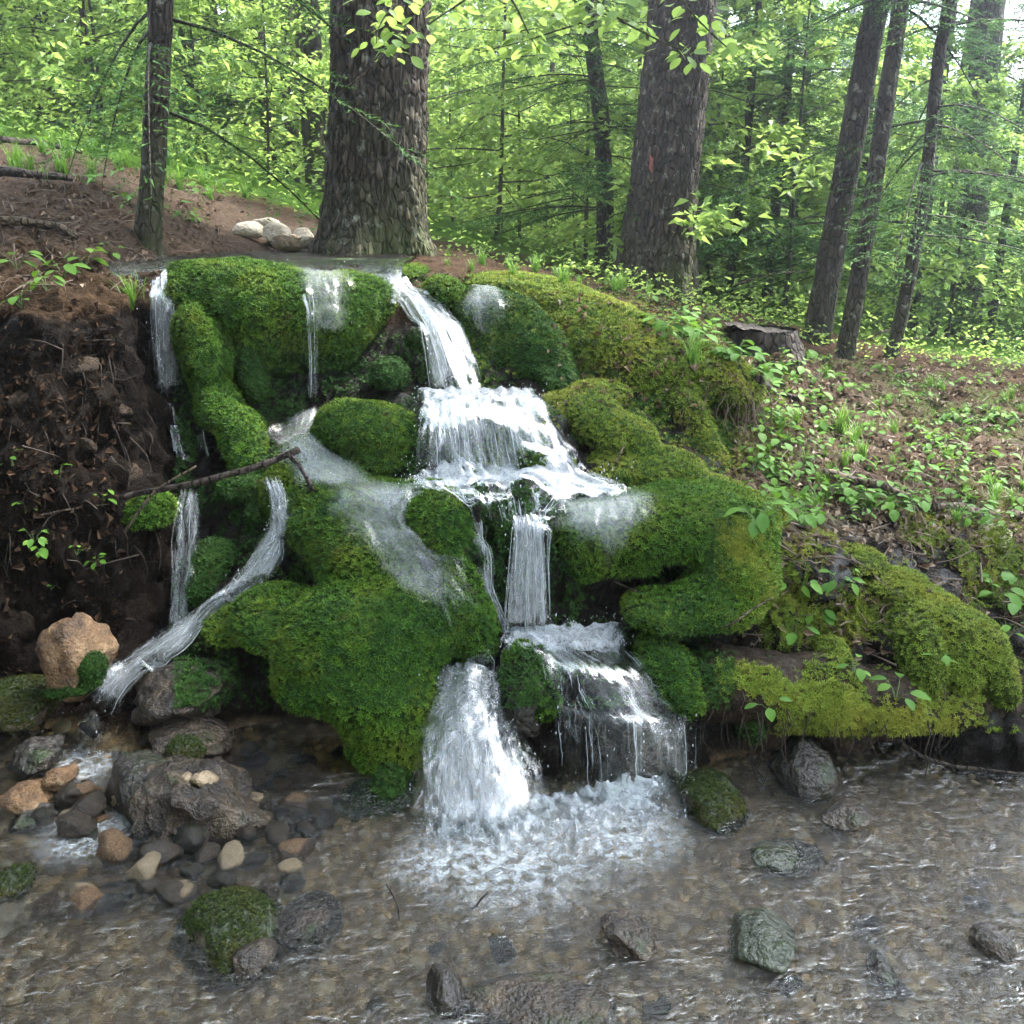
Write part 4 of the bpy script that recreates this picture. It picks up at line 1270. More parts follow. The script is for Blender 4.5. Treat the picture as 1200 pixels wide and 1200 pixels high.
# ------------------------------------------------------------------ trees
def trunk_mesh(name, pts, rad, mat, sides=24, n=60, ridge=0.06, flare=0.0, fl_h=0.25, lobes=5, seed=0, vfreq=3.0, hfreq=9):
    """tapered trunk with bark relief, in coordinates of its base"""
    c = spline(pts, n)
    t = np.linspace(0, 1, n)
    r = np.interp(t, np.linspace(0, 1, len(rad)), rad)
    z = c[:, 2] - c[0, 2]
    th = np.arange(sides) / sides * 2 * math.pi
    R = r[:, None] * (1 + flare * np.exp(-z / fl_h)[:, None] * (0.75 + 0.45 * np.cos(lobes * th + seed)[None] + 0.25 * np.cos((lobes - 2) * th + 2 * seed)[None]))
    cs = np.stack([np.cos(th), np.sin(th)], -1)
    q = np.concatenate([np.repeat(cs[None], n, 0) * hfreq / 2, np.repeat(z[:, None, None] * vfreq, sides, 1)], -1).reshape(-1, 3)
    q[:, :2] += 0.25 * fbm(q * 0.8, 2, seed + 4)[:, None]
    b1 = 1 - np.abs(fbm(q, 2, seed + 1)) * 2.2
    b2 = fbm(q * np.array([2.4, 2.4, 2.0]), 2, seed + 2)
    bk = (-np.clip(b1, -0.4, 1) * 0.7 + b2 * 0.6).reshape(n, sides)
    R = R * (1 + ridge * bk)
    V = np.concatenate([c[:, None, :2] + R[..., None] * cs[None], np.repeat(c[:, None, 2:], sides, 1)], -1).reshape(-1, 3)
    i = np.arange(n - 1)[:, None] * sides
    j = np.arange(sides)[None]
    k = (np.arange(sides) + 1)[None] % sides
    F = np.stack([i + j, i + k, i + sides + k, i + sides + j], -1).reshape(-1, 4)
    return mesh(name, V, F, M[mat], True, {'rnd': np.clip(bk.ravel() * 0.45 + 0.55, 0, 1)})


def leaf_quads(p, d, nrm, ln, wd, r, fold=0.25, curl=0.12):
    """two-triangle folded leaves: base p, direction d, normal nrm"""
    d = d / (np.linalg.norm(d, axis=1)[:, None] + 1e-9)
    s = np.cross(d, nrm)
    s /= np.linalg.norm(s, axis=1)[:, None] + 1e-9
    n = np.cross(s, d)
    ln, wd = np.asarray(ln)[:, None], np.asarray(wd)[:, None]
    a = p
    m = p + d * ln * 0.45
    b = m + s * wd * 0.5 + n * wd * fold
    c = p + d * ln - n * ln * curl
    e = m - s * wd * 0.5 + n * wd * fold
    V = np.stack([a, b, c, e], 1).reshape(-1, 3)
    k = np.arange(len(p))[:, None] * 4
    F = np.concatenate([k + np.array([[0, 2, 1]]), k + np.array([[0, 3, 2]])])
    return V, F


def broadleaf(seed, height, crown_r, z0, n_limbs, twigs, leaves, leaf_len, stem_r, flat=0.35):
    """limbs reaching out in flat sprays; returns stem mesh parts and leaf arrays"""
    r = np.random.default_rng(seed)
    wob = np.cumsum(r.normal(0, 0.03 * height / 8, (8, 2)), 0)
    top = np.column_stack([wob, np.linspace(0, height, 8)])
    top[0, :2] = 0
    wood = [tube(spline(top, 20), np.linspace(stem_r, stem_r * 0.15, 20), 6, False)]
    LP, LD, LN = [], [], []
    for i in range(n_limbs):
        h = z0 + (height - z0) * (i + r.random()) / n_limbs
        a = i * 2.4 + r.normal(0, .4)
        k = (h - z0) / (height - z0)
        L = crown_r * (1.0 - 0.75 * k ** 1.6) * r.uniform(0.7, 1.15)
        base = np.array([np.interp(h, top[:, 2], top[:, 0]), np.interp(h, top[:, 2], top[:, 1]), h])
        up = r.uniform(0.05, 0.5)
        tt = np.linspace(0, 1, 6)[:, None]
        dirv = np.array([math.cos(a), math.sin(a), up])
        pts = base + dirv * L * tt + np.array([0, 0, -0.3 * L]) * tt ** 2 + np.cumsum(r.normal(0, .02 * L, (6, 3)), 0)
        pts[0] = base
        wood.append(tube(pts, np.linspace(stem_r * 0.4 * (1 - .5 * k), 0.003, 6), 4, False))
        for _ in range(twigs):
            q = r.uniform(0.2, 1.0)
            b = np.array([np.interp(q, tt[:, 0], pts[:, c]) for c in range(3)])
            ta = a + r.choice([-1, 1]) * r.uniform(0.3, 1.2)
            tl = L * r.uniform(0.2, 0.5)
            td = np.array([math.cos(ta), math.sin(ta), r.normal(-0.05, .18)])
            m = leaves
            s = r.random(m) ** 0.8 * tl
            lp = b + td * s[:, None] + r.normal(0, 0.02, (m, 3)) + r.normal(0, .05 * flat * 2, (m, 1)) * np.array([[0, 0, 1.0]])
            la = ta + r.choice([-1, 1], m) * r.uniform(0.4, 1.3, m)
            LP.append(lp)
            LD.append(np.column_stack([np.cos(la), np.sin(la), r.normal(-0.25, .3, m)]))
            LN.append(np.column_stack([r.normal(0, .4, m), r.normal(0, .4, m), np.ones(m)]))
    LP, LD, LN = map(np.concatenate, (LP, LD, LN))
    ln = leaf_len * r.uniform(.6, 1.25, len(LP))
    V, F = leaf_quads(LP, LD, LN, ln, ln * 0.62, r)
    rnd = np.repeat(np.clip(r.normal(.5, .22, len(LP)), 0, 1), 4)
    return join(wood), (V, F, rnd)


def conifer(seed, height, r_max, z0, whorl, per, stem_r, droop=0.25, needle=0.035, dens=1.0, zmax=None, lean=(0, 0), power=0.9):
    r = np.random.default_rng(seed)
    wood = []
    NP, ND, NN = [], [], []
    z = z0
    zmax = zmax or height * 0.98
    while z < zmax:
        k = (z - z0) / max(height - z0, .1)
        for i in range(per):
            if r.random() < 0.15:
                continue
            a = r.uniform(0, 6.283)
            L = r_max * (1 - k) ** power * r.uniform(.65, 1.1) + 0.1
            base = np.array([lean[0] * z, lean[1] * z, z + r.normal(0, whorl * .3)])
            tt = np.linspace(0, 1, 7)[:, None]
            dv = np.array([math.cos(a), math.sin(a), r.uniform(-.05, .2)])
            pts = base + dv * L * tt - np.array([0, 0, droop * L]) * tt ** 1.6
            wood.append(tube(pts, np.linspace(max(0.006, stem_r * .16), 0.002, 7), 3, False))
            nb = max(4, int(L / 0.075 * dens))
            for q in np.linspace(0.12, 1, nb):
                c = np.array([np.interp(q, tt[:, 0], pts[:, e]) for e in range(3)])
                for sgn in (-1, 1):
                    ba = a + sgn * r.uniform(.6, 1.1)
                    bl = (0.1 + 0.3 * L * (1 - q) ** .7) * r.uniform(.6, 1.1)
                    bd = np.array([math.cos(ba), math.sin(ba), -0.15 - r.random() * .35 * droop * 3])
                    m = max(4, int(bl / 0.016))
                    s = np.linspace(0, 1, m) * bl
                    NP.append(c + bd * s[:, None])
                    na = ba + np.where(np.arange(m) % 2, 1, -1) * r.uniform(.5, 1.0, m)
                    ND.append(np.column_stack([np.cos(na), np.sin(na), r.normal(-.15, .35, m)]))
                    NN.append(np.column_stack([r.normal(0, .5, m), r.normal(0, .5, m), np.ones(m)]))
        z += whorl * r.uniform(.8, 1.2)
    NP, ND, NN = map(np.concatenate, (NP, ND, NN))
    ln = needle * r.uniform(.7, 1.3, len(NP))
    d = ND / np.linalg.norm(ND, axis=1)[:, None]
    s = np.cross(d, NN)
    s /= np.linalg.norm(s, axis=1)[:, None] + 1e-9
    w = ln[:, None] * 0.13
    V = np.stack([NP - s * w, NP + s * w, NP + d * ln[:, None]], 1).reshape(-1, 3)
    F = np.arange(len(V)).reshape(-1, 3)
    rnd = np.repeat(np.clip(r.normal(.5, .22, len(NP)), 0, 1), 3)
    return join(wood), (V, F, rnd)


def empty(name, loc):
    o = bpy.data.objects.new(name, None)
    o.empty_display_size = 0.1
    col.objects.link(o)
    o.location = loc
    return o


def tree_at(key, label, mat, sides, n, ridge, flare, fl_h, height, taper=0.6, bend=0.0, seed=0, name='spruce_tree', vfreq=3.0, hfreq=9, lobes=5):
    bx, by, Y, tx, rad = TREES[key]
    b = P(bx, by, Y)
    b[2] = g1(b[0], b[1]) - 0.06
    t0 = P(tx, 0, Y)
    d = (t0 - b) / (t0[2] - b[2])
    o = empty(name, b)
    tag(o, label, 'tree')
    hs = np.array([0, .1, .25, .45, .7, 1.0]) * height
    pts = np.outer(hs, d)
    pts[1:-1, 0] += bend * np.sin(hs[1:-1] / height * 9) * 0.2
    rr = [rad * 1.05, rad, rad * .97, rad * .9, rad * (1 + taper) / 2, rad * taper]
    link('trunk', trunk_mesh('trunk', pts, rr, mat, sides, n, ridge, flare, fl_h, lobes, seed, vfreq, hfreq), o)
    return o, d, height


def add_crown(o, wood, leaves, wmat, lmat):
    b = link('branches', mesh('branches', wood[0], wood[1], M[wmat], True, {'rnd': np.full(len(wood[0]), .4)}), o)
    b['kind'] = 'stuff'
    c = link('crown', mesh('crown', leaves[0], leaves[1], M[lmat], False, {'rnd': leaves[2]}), o)
    return c


T, d, h = tree_at('big', 'massive spruce trunk with scaly grey-brown bark rooted beside the pool', 'bark', 240, 640, 0.075, 0.6, 0.17, 9.0, .75, seed=3, vfreq=8, hfreq=26)
w, l = conifer(201, 13, 2.4, 6.2, 0.45, 5, .2, .3, .05, .6, zmax=9, lean=d[:2])
add_crown(T, w, l, 'bark_dark', 'needle')
T, d, h = tree_at('second', 'thick dark spruce trunk with an orange paint mark down the slope', 'bark_dark', 120, 260, 0.07, 0.5, 0.35, 9.0, .75, seed=5, vfreq=6, hfreq=20)
w, l = conifer(202, 13, 2.2, 6.2, 0.5, 5, .2, .3, .05, .6, zmax=9, lean=d[:2])
add_crown(T, w, l, 'bark_dark', 'needle')
# paint blaze, a thin patch following the bark
pc = P(754, 192, 7.4) - np.array(T.location)
axis_x = d[0] * pc[2]
parts = []
pv = []
for a in np.linspace(-1.95, -1.85, 7) - 0.22:
    for z in np.linspace(pc[2] - .045, pc[2] + .045, 9):
        rr = 0.262 + 0.004 * math.sin(z * 90 + a * 30)
        pv.append((d[0] * z + rr * math.cos(a), d[1] * z + rr * math.sin(a), z + 0.012 * math.sin(a * 40)))
pf = [(a * 9 + b, a * 9 + b + 1, a * 9 + b + 10, a * 9 + b + 9) for a in range(6) for b in range(8)]
link('paint_mark', mesh('paint_mark', pv, np.array(pf), M['paint']), T)

T, d, h = tree_at('left', 'slim dark spruce stem with grey lichen beside the brown path', 'bark_dark', 48, 200, 0.12, 0.5, 0.12, 5.0, .4, 0.1, seed=7, vfreq=8, hfreq=10)
w, l = conifer(203, 5.0, 1.6, 0.85, 0.3, 4, .06, .55, .04, .8, zmax=4.9, lean=d[:2])
add_crown(T, w, l, 'bark_dark', 'needle')
T, d, h = tree_at('r1', 'tall straight dark trunk, thickest of three leaning on the right slope', 'bark_dark', 48, 160, 0.08, 0.25, 0.25, 5.2, .35, 0.0, seed=9)
w, l = conifer(204, 5.2, 1.3, 2.4, 0.5, 3, .1, .35, .045, .7, zmax=5, lean=d[:2])
add_crown(T, w, l, 'bark_dark', 'needle')
T, d, h = tree_at('r2', 'slimmer leaning trunk standing in front of the tall straight one', 'bark_dark', 32, 140, 0.08, 0.25, 0.2, 4.8, .35, 0.05, seed=11)
w, l = conifer(205, 4.8, 1.1, 2.2, 0.5, 3, .07, .35, .045, .7, zmax=4.7, lean=d[:2])
add_crown(T, w, l, 'bark_dark', 'needle')
T, d, h = tree_at('r3', 'thin crooked leaning trunk at the outer side of the three', 'bark_dark', 28, 140, 0.1, 0.25, 0.2, 4.6, .35, 0.2, seed=13)
w, l = conifer(206, 4.6, 1.9, 0.9, 0.28, 4, .06, .35, .04, .8, zmax=4.5, lean=d[:2])
add_crown(T, w, l, 'bark_dark', 'needle')
T, d, h = tree_at('m1', 'slender wavy sapling trunk just left of the thick dark trunk', 'bark_dark', 24, 120, 0.12, 0.4, 0.15, 5.0, .4, 0.25, seed=15)
w, l = conifer(207, 5.2, 1.25, 0.6, 0.26, 5, .05, .3, .045, .9, zmax=5, lean=d[:2])
add_crown(T, w, l, 'bark_dark', 'needle')
T, d, h = tree_at('m2', 'thin young conifer stem standing right of the thick dark trunk', 'bark_dark', 16, 80, 0.1, 0.3, 0.15, 5.0, .4, 0.1, seed=17)
w, l = conifer(208, 5.2, 1.7, 0.5, 0.26, 5, .04, .25, .05, .9, zmax=5, lean=d[:2])
add_crown(T, w, l, 'bark_dark', 'needle')
T, d, h = tree_at('pale', 'pale grey beech trunk half hidden behind the thick dark trunk', 'bark_pale', 32, 100, 0.04, 0.3, 0.3, 9.0, .8, 0.05, seed=19, name='beech_tree')
w, l = broadleaf(209, 9.5, 3.0, 4.2, 14, 9, 22, .085, .1)
add_crown(T, w, l, 'bark_pale', 'leaf')

T, d, h = tree_at('far', 'tall dark trunk fading into the light beyond the leaning trunks', 'bark_dark', 28, 100, 0.05, 0.3, 0.3, 9.0, .8, 0.0, seed=23)
w, l = conifer(210, 9.2, 1.7, 2.6, 0.6, 4, .1, .35, .06, .6, zmax=8.5, lean=d[:2])
add_crown(T, w, l, 'bark_dark', 'needle')

# background kinds, each built once and copied
r = np.random.default_rng(77)


def proto(name, label, cat, group, stem, leaves, wmat, lmat, trunk=None):
    o = empty(name, (0, 0, -50))
    tag(o, label, cat, group)
    if trunk:
        link('trunk', trunk, o)
    add_crown(o, stem, leaves, wmat, lmat)
    return o


bush_a = [proto('beech_sapling', '', 'sapling', '', *broadleaf(300 + s, 2.6, 1.35, 0.25, 18, 7, 18, .078, .018), 'bark_dark', 'leaf_light') for s in range(3)]
tree_b = []
for s in range(3):
    tm = trunk_mesh('trunk', [(0, 0, -.2), (.05, 0, 2.5), (-.05, .05, 5.5), (0, 0, 9.5)], [.13, .11, .09, .03], 'bark_pale', 14, 40, .03, .3, .2, 5, s)
    tree_b.append(proto('beech_tree', '', 'tree', '', *broadleaf(320 + s, 10, 2.9, 1.6, 36, 14, 26, .1, .06), 'bark_dark', 'leaf', tm))
spruce_b = []
for s in range(2):
    tm = trunk_mesh('trunk', [(0, 0, -.2), (.03, 0, 2.5), (0, .03, 6), (0, 0, 10)], [.09, .075, .05, .015], 'bark_dark', 12, 30, .05, .3, .2, 5, s + 5)
    spruce_b.append(proto('young_spruce', '', 'tree', '', *conifer(340 + s, 10, 1.7, .5, .34, 6, .09, .35, .075, .55), 'bark_dark', 'needle', tm))
tall_b = []
tm = trunk_mesh('trunk', [(0, 0, -.2), (.03, 0, 4), (0, .03, 9), (0, 0, 15)], [.2, .17, .12, .03], 'bark_dark', 16, 40, .06, .4, .25, 5, 6)
tall_b.append(proto('tall_shade_spruce', '', 'tree', '', *conifer(350, 15, 2.9, 3.4, .42, 6, .15, .35, .09, .5), 'bark_dark', 'needle', tm))
tm = trunk_mesh('trunk', [(0, 0, -.2), (.03, 0, 4), (0, .03, 8), (0, 0, 12)], [.14, .12, .08, .02], 'bark_dark', 16, 40, .06, .4, .25, 5, 7)
tall_b.append(proto('narrow_shade_spruce', '', 'tree', '', *conifer(351, 12, 1.75, 5.4, .3, 8, .12, .08, .09, .7, power=.5), 'bark_dark', 'needle', tm))  # high narrow crown shaped to shade the lower cascade but clear the ridge
bare_b = []
for s in range(2):
    tm = trunk_mesh('trunk', [(0, 0, -.2), (.06, 0, 2), (-.05, .03, 4.5), (.05, 0, 8.5)], [.05, .042, .035, .02], 'bark_dark', 10, 30, .06, .3, .2, 5, s + 8)
    bare_b.append(proto('slim_tree', '', 'tree', '', *broadleaf(360 + s, 8.5, 1.6, 3.6, 18, 8, 18, .09, .03), 'bark_dark', 'leaf', tm))


def put(proto_o, x, y, sc, label, cat, group, first={}):
    if proto_o.name not in first:
        first[proto_o.name] = 1
        o = proto_o
    else:
        o = copy_tree(proto_o)
    o.location = (x, y, g1(x, y) - 0.03)
    o.rotation_euler = (r.normal(0, .03), r.normal(0, .03), r.uniform(0, 6.28))
    o.scale = (sc * r.uniform(.9, 1.1), sc * r.uniform(.9, 1.1), sc)
    tag(o, label, cat, group)
    return o


def xy(px, Y):
    return (px - 600) / FOC * Y / 1.045, Y


for k in range(110):
    Y = 8.6 + 16 * (k / 110) ** 1.2 + r.uniform(-.4, .4)
    px = (k * 0.618034 % 1) * 1500 - 150 + r.normal(0, 25)
    if Y < 10.5 and 240 < px < 470 and False:
        continue
    x, y = xy(px, Y)
    put(bush_a[k % 3], x, y, r.uniform(.75, 1.2) * (1 + (.05 if px < 950 else -.02) * max(0, Y - 10)), 'bright green leafy sapling in the sunlit undergrowth behind the big trunks', 'sapling', 'saplings of the undergrowth')
for k in range(34):
    Y = 17 + 22 * (k / 34) ** 1.2
    px = ((k * 0.618034 + .3) % 1) * 1500 - 150
    if px > 1020:
        continue
    Y += 8
    x, y = xy(px, Y)
    put(tree_b[k % 3], x, y, r.uniform(.65, .85) * (Y / 25) ** .8, 'leafy beech in the bright forest far behind the big trunks', 'tree', 'beeches of the far forest')
for px, Y, s in [(-60, 11, .8), (60, 13, .8), (230, 12, .9), (560, 18, .7), (905, 9.6, .5), (930, 12, .6), (1010, 11, .55), (1085, 10, .5), (1180, 9.2, .42), (1140, 13, .38), (1230, 12, .42), (1290, 9, .5), (1060, 16, .42), (700, 17, .6), (860, 15, .55), (20, 18, 1), (150, 20, 1.2), (400, 18, 1.1)]:
    x, y = xy(px, Y)
    put(spruce_b[int(r.integers(2))], x, y, s, 'dark green young spruce with layered branches among the forest trees behind', 'tree', 'young spruces of the forest')
for px, Y, s in [(75, 12, 1.2), (35, 14, .8), (100, 15, 1), (270, 13, 1.3), (322, 11.5, 1.5), (345, 12.5, 1.7), (374, 10.5, 2.2), (130, 10, .5), (640, 14, .8), (735, 12, .6), (912, 11, .7), (590, 20, 1.2), (1110, 11, 1), (1000, 14, 1.3), (225, 18, 1.4), (470, 15, 1)]:
    x, y = xy(px, Y)
    put(bare_b[int(r.integers(2))], x, y, s, 'slim bare-stemmed tree rising through the green undergrowth', 'tree', 'slim trees in the undergrowth')
# unseen trees added around the stream to hold back sun and skylight
for x, y, s, wh in [(-3.4, 1.6, 1.0, 'left'), (-3.0, 4.2, .9, 'left'), (-3.1, -0.9, 1.0, 'left'), (-5.2, 3.0, 1.0, 'left')]:  # unseen spruces added to darken the left bank
    put(tall_b[0], x, y, s, 'tall spruce with high branches on the %s bank, mostly out of sight, added for shade' % wh, 'tree', 'added tall spruces on the %s bank' % wh)

for k, (x, y, s) in enumerate([(4.3, 4.4, .92), (3.72, 4.7, 1.1)]):  # unseen, set where their crowns keep sun off cascade and stream
    put(tall_b[1], x, y, s, 'narrow tall spruce with a bare lower trunk on the right bank, mostly out of sight, added as a sun shade', 'tree', 'added narrow spruces on the right bank')
for k, (x, y, s) in enumerate([(-6, -1, 1.1), (-5, -4, 1.1), (-2.2, -4.4, 1.0), (0.6, -4.8, 1.0), (3.2, -4.6, 1.0), (5.6, -3.2, 1.0), (7.2, -.6, .9), (-3.6, -7.5, 1.3), (0, -8, 1.3), (3.8, -8, 1.3), (7.5, -6, 1.3), (-7.5, 2.4, 1.1), (8.5, 2.2, 1.0)]):  # unseen blockers added against skylight from behind the camera
    put(tree_b[k % 3], x, y, s, 'dense beech of the wood on the near side of the stream, unseen and added to block skylight', 'tree', 'added beeches on the near side of the stream')
for x, y, s in [(-3.7, 1.5, .95), (-4.0, 3.1, 1.0), (-3.1, -.2, 1.0), (-2.6, -1.8, 1.1)]:  # unseen, added to cut the skylight on the left bank
    put(spruce_b[0], x, y, s, 'bushy young spruce on the left bank, mostly out of sight, added for shade', 'tree', 'added bushy spruces on the left bank')

# ------------------------------------------------------------------ ground plants
def leaf_blade(ln, wd, seg=4, curl=0.25, fold=0.18):
    V, F = [], []
    for i in range(seg + 1):
        t = i / seg
        w = wd * math.sin(math.pi * min(1, t * 0.92 + 0.05)) ** 0.8 * 0.5
        z = -curl * ln * t * t
        V += [(t * ln, -w, z + fold * w), (t * ln, 0, z), (t * ln, w, z + fold * w)]
    for i in range(seg):
        a = i * 3
        F += [(a, a + 3, a + 4, a + 1), (a + 1, a + 4, a + 5, a + 2)]
    return np.array(V), np.array(F)


LEAFM = []
for s, (ln, wd) in enumerate([(.06, .034), (.075, .05), (.05, .036)]):
    V, F = leaf_blade(ln, wd)
    LEAFM.append(mesh('leaf', V, F, M['herb'], True, {'rnd': np.full(len(V), .35 + .25 * s)}))
PLANTS = []
for s in range(5):
    rr = np.random.default_rng(500 + s)
    o = empty('leafy_plant', (0, 0, -50))
    ws = []
    for q in range(int(rr.integers(5, 9))):
        a = q * 2.4 + rr.normal(0, .3)
        L = rr.uniform(.03, .09)
        tip = np.array([math.cos(a) * L * .7, math.sin(a) * L * .7, L * rr.uniform(.5, 1.1)])
        ws.append(tube([(0, 0, -.01), tip * .5 + np.array([0, 0, .01]), tip], [.002, .0015, .001], 4, False))
        link('leaf', LEAFM[int(rr.integers(3))], o, tip, (0, rr.uniform(-.2, .45), a), (1, 1, 1))
    V, F = join(ws)
    link('stem', mesh('stem', V, F, M['stem']), o)
    PLANTS.append(o)
TUFTS = []
for s in range(3):
    rr = np.random.default_rng(520 + s)
    parts = []
    for q in range(46):
        a = rr.uniform(0, 6.28)
        L = rr.uniform(.06, .17)
        o_ = rr.uniform(.2, .9)
        b = np.array([rr.normal(0, .012), rr.normal(0, .012), -.01])
        dv = np.array([math.cos(a), math.sin(a), 0])
        sd = np.array([-math.sin(a), math.cos(a), 0]) * .0024
        tt = np.linspace(0, 1, 5)
        ctr = b + np.outer(tt ** 1.5 * L * o_, dv) + np.outer(np.sin(tt * 2.0) * L * .8, [0, 0, 1])
        w = (1 - tt)[:, None] + .08
        V = np.stack([ctr - sd * w, ctr + sd * w], 1).reshape(-1, 3)
        k = np.arange(4)[:, None] * 2
        parts.append((V, k + np.array([[0, 1, 3, 2]])))
    V, F = join(parts)
    TUFTS.append(mesh('grass_tuft', V, F, M['grass'], True, {'rnd': np.repeat(rr.random(46), 10)}))

used = {}


def plant(px, py, s, label, group, kind=None):
    p, nrm = seen(px, py)
    if p is None:
        return None
    k = int(r.integers(5)) if kind is None else kind
    o = PLANTS[k] if k not in used else copy_tree(PLANTS[k])
    used[k] = 1
    o.location = p
    o.rotation_euler = (r.normal(0, .15) - min(.5, .35 * (1 - nrm[2])) * -1, r.normal(0, .15), r.uniform(0, 6.28))
    o.scale = (s, s, s)
    tag(o, label, 'plant', group)
    return o


def tuft(px, py, s, label, group=None):
    p, nrm = seen(px, py)
    if p is None:
        return
    o = link('grass_tuft', TUFTS[int(r.integers(3))], None, p, (0, 0, r.uniform(0, 6.28)), (s, s, s))
    tag(o, label, 'grass', group)


for k in range(270):
    px, py = r.uniform(880, 1200), r.uniform(410, 620)
    if py < 420 + (px - 900) * .02:
        continue
    plant(px, py, r.uniform(.25, .8), 'low green herb growing in the leaf litter of the right slope', 'herbs on the right slope')
for k in range(42):
    px = r.uniform(760, 940)
    plant(px, 350 + (px - 760) * .35 + r.uniform(-10, 45), r.uniform(.5, 1.0), 'small green herb on the crest behind the moss ridge', 'herbs on the ridge crest')
for px, py, s in [(405 + 520, 690, .9), (980, 690, .8), (960, 720, .7), (1180, 720, 1.1), (1165, 700, .9), (1190, 690, .9), (930, 745, .7), (1050, 820, .8), (900, 830, .6), (1180, 745, .8), (890, 620, 1.2), (1000, 790, .6), (1105, 780, .5)]:
    plant(px, py, s, 'small green herb rooted in the wet mud of the right bank', 'herbs on the muddy bank')
for px, py, s in [(20, 315, 1.0), (75, 325, .9), (100, 312, .9), (55, 340, .8), (130, 300, .6), (25, 360, .7), (70, 560, .5), (120, 592, .6), (40, 635, .6), (50, 650, .6), (30, 600, .5), (90, 650, .4), (60, 690, .4), (15, 545, .5), (115, 660, .35)]:
    plant(px, py, s, 'small green herb clinging to the dark left bank', 'herbs on the left bank')
for px, py, s in [(150, 238, 1.0), (215, 258, .8), (230, 262, .7), (50, 175, .8), (75, 185, .9), (230, 225, .9), (250, 232, .9), (265, 220, 1.0), (110, 200, .7)]:
    plant(px, py, s, 'small green herb beside the brown path', 'herbs by the path')
tuft(155, 360, 1.1, 'dense green grass tuft hanging beside the narrow left fall')
tuft(812, 425, 1.0, 'bright grass tuft on top of the root bank')
tuft(985, 505, 1.1, 'grass tuft among herbs on the right slope')
for k in range(60):
    tuft(r.uniform(900, 1200), r.uniform(420, 620), r.uniform(.25, .7), 'small grass tuft among the leaf litter of the right slope', 'grass on the right slope')
tuft(1000, 520, .9, 'smaller grass tuft below the one among herbs on the right slope')
tuft(822, 655, .6, 'little grass tuft on the overhanging moss shelf')
tuft(920, 745, .6, 'little grass tuft on the wet mud')
tuft(640, 300, 1.3, 'grass tuft at the foot of the big trunk')
for k in range(46):
    px, py = r.uniform(0, 300), r.uniform(150, 205)
    tuft(px, py + px * .12, r.uniform(.7, 1.4), 'grass tuft along the upper edge of the brown path', 'grass along the path edge')
for k in range(26):
    px = r.uniform(520, 760)
    tuft(px, 305 + (px - 520) * .15 + r.uniform(-8, 12), r.uniform(.3, .8), 'grass tuft on the forest floor between the two big trunks', 'grass between the trunks')

# carpet of leafy undergrowth farther back
n_ = 26000
Y = 6.6 + 22 * r.random(n_) ** 1.6
X = r.uniform(-.62, .62, n_) * Y
keep = ~((X < -0.9) & (Y < 7.4)) & ~((np.hypot(X + .75, Y - 5.6) < .6))
keep &= fbm(np.column_stack([X * 1.1, Y * 1.1, X * 0]), 2, 5) + 0.35 > r.random(n_) * .7 - .2
X, Y = X[keep], Y[keep]
zz = gz(X, Y)
hh = r.uniform(.04, .45, len(X)) * np.clip((Y - 5.5) / 4, .2, 1)
p = np.column_stack([X, Y, zz + hh])
a = r.uniform(0, 6.28, len(X))
V, F = leaf_quads(p, np.column_stack([np.cos(a), np.sin(a), r.normal(-.2, .3, len(a))]), np.column_stack([r.normal(0, .4, len(a)), r.normal(0, .4, len(a)), np.ones(len(a))]), np.clip((Y - 3) / 8, .4, 1) * r.uniform(.05, .1, len(a)), np.clip((Y - 3) / 8, .4, 1) * r.uniform(.03, .07, len(a)), r)
tag(link('undergrowth', mesh('undergrowth', V, F, M['leaf_light'], False, {'rnd': np.repeat(np.clip(r.normal(.5, .25, len(a)), 0, 1), 4)})), 'carpet of low bright green leaves on the forest floor', 'undergrowth', kind='stuff')

# dead leaves
def litter(n, region, label, ridge=False, mat='litter'):
    P_, N_ = [], []
    for _ in range(n):
        px, py = region()
        p, nrm = seen(px, py, not ridge)
        if 265 < px < 375 and 250 < py < 295:
            continue
        if p is None or p[2] < 0.03 or p[1] > 9:
            continue
        P_.append(p)
        N_.append(nrm)
    P_, N_ = np.array(P_), np.array(N_) + r.normal(0, .35, (len(P_), 3))
    A_, B_ = basis(N_ / np.linalg.norm(N_, axis=1)[:, None], r)
    ln = r.uniform(.014, .042, len(P_))
    V, F = leaf_quads(P_ + N_ * .006, A_ + r.normal(0, .2, A_.shape), N_, ln, ln * r.uniform(.35, .7, len(ln)), r, .45, .5)
    tag(link('leaf_litter', mesh('leaf_litter', V, F, M[mat], False, {'rnd': np.repeat(r.random(len(P_)), 4)})), label, 'leaf litter', kind='stuff')


litter(4600, lambda: (r.uniform(860, 1200), r.uniform(420, 640)), 'brown dead leaves strewn over the right slope', mat='litter_pale')
litter(700, lambda: (r.uniform(860, 1200), r.uniform(640, 830)), 'dead leaves stuck to the wet muddy bank')
litter(650, lambda: (r.uniform(0, 140) , r.triangular(340, 460, 800)), 'brown dead leaves caught on the dark left bank', mat='litter_dark')
litter(900, lambda: (r.uniform(0, 400), r.uniform(190, 340)), 'dead leaves scattered over the brown path')
litter(420, lambda: (r.uniform(640, 900), r.uniform(345, 480)), 'dead leaves scattered on the moss ridge', True)


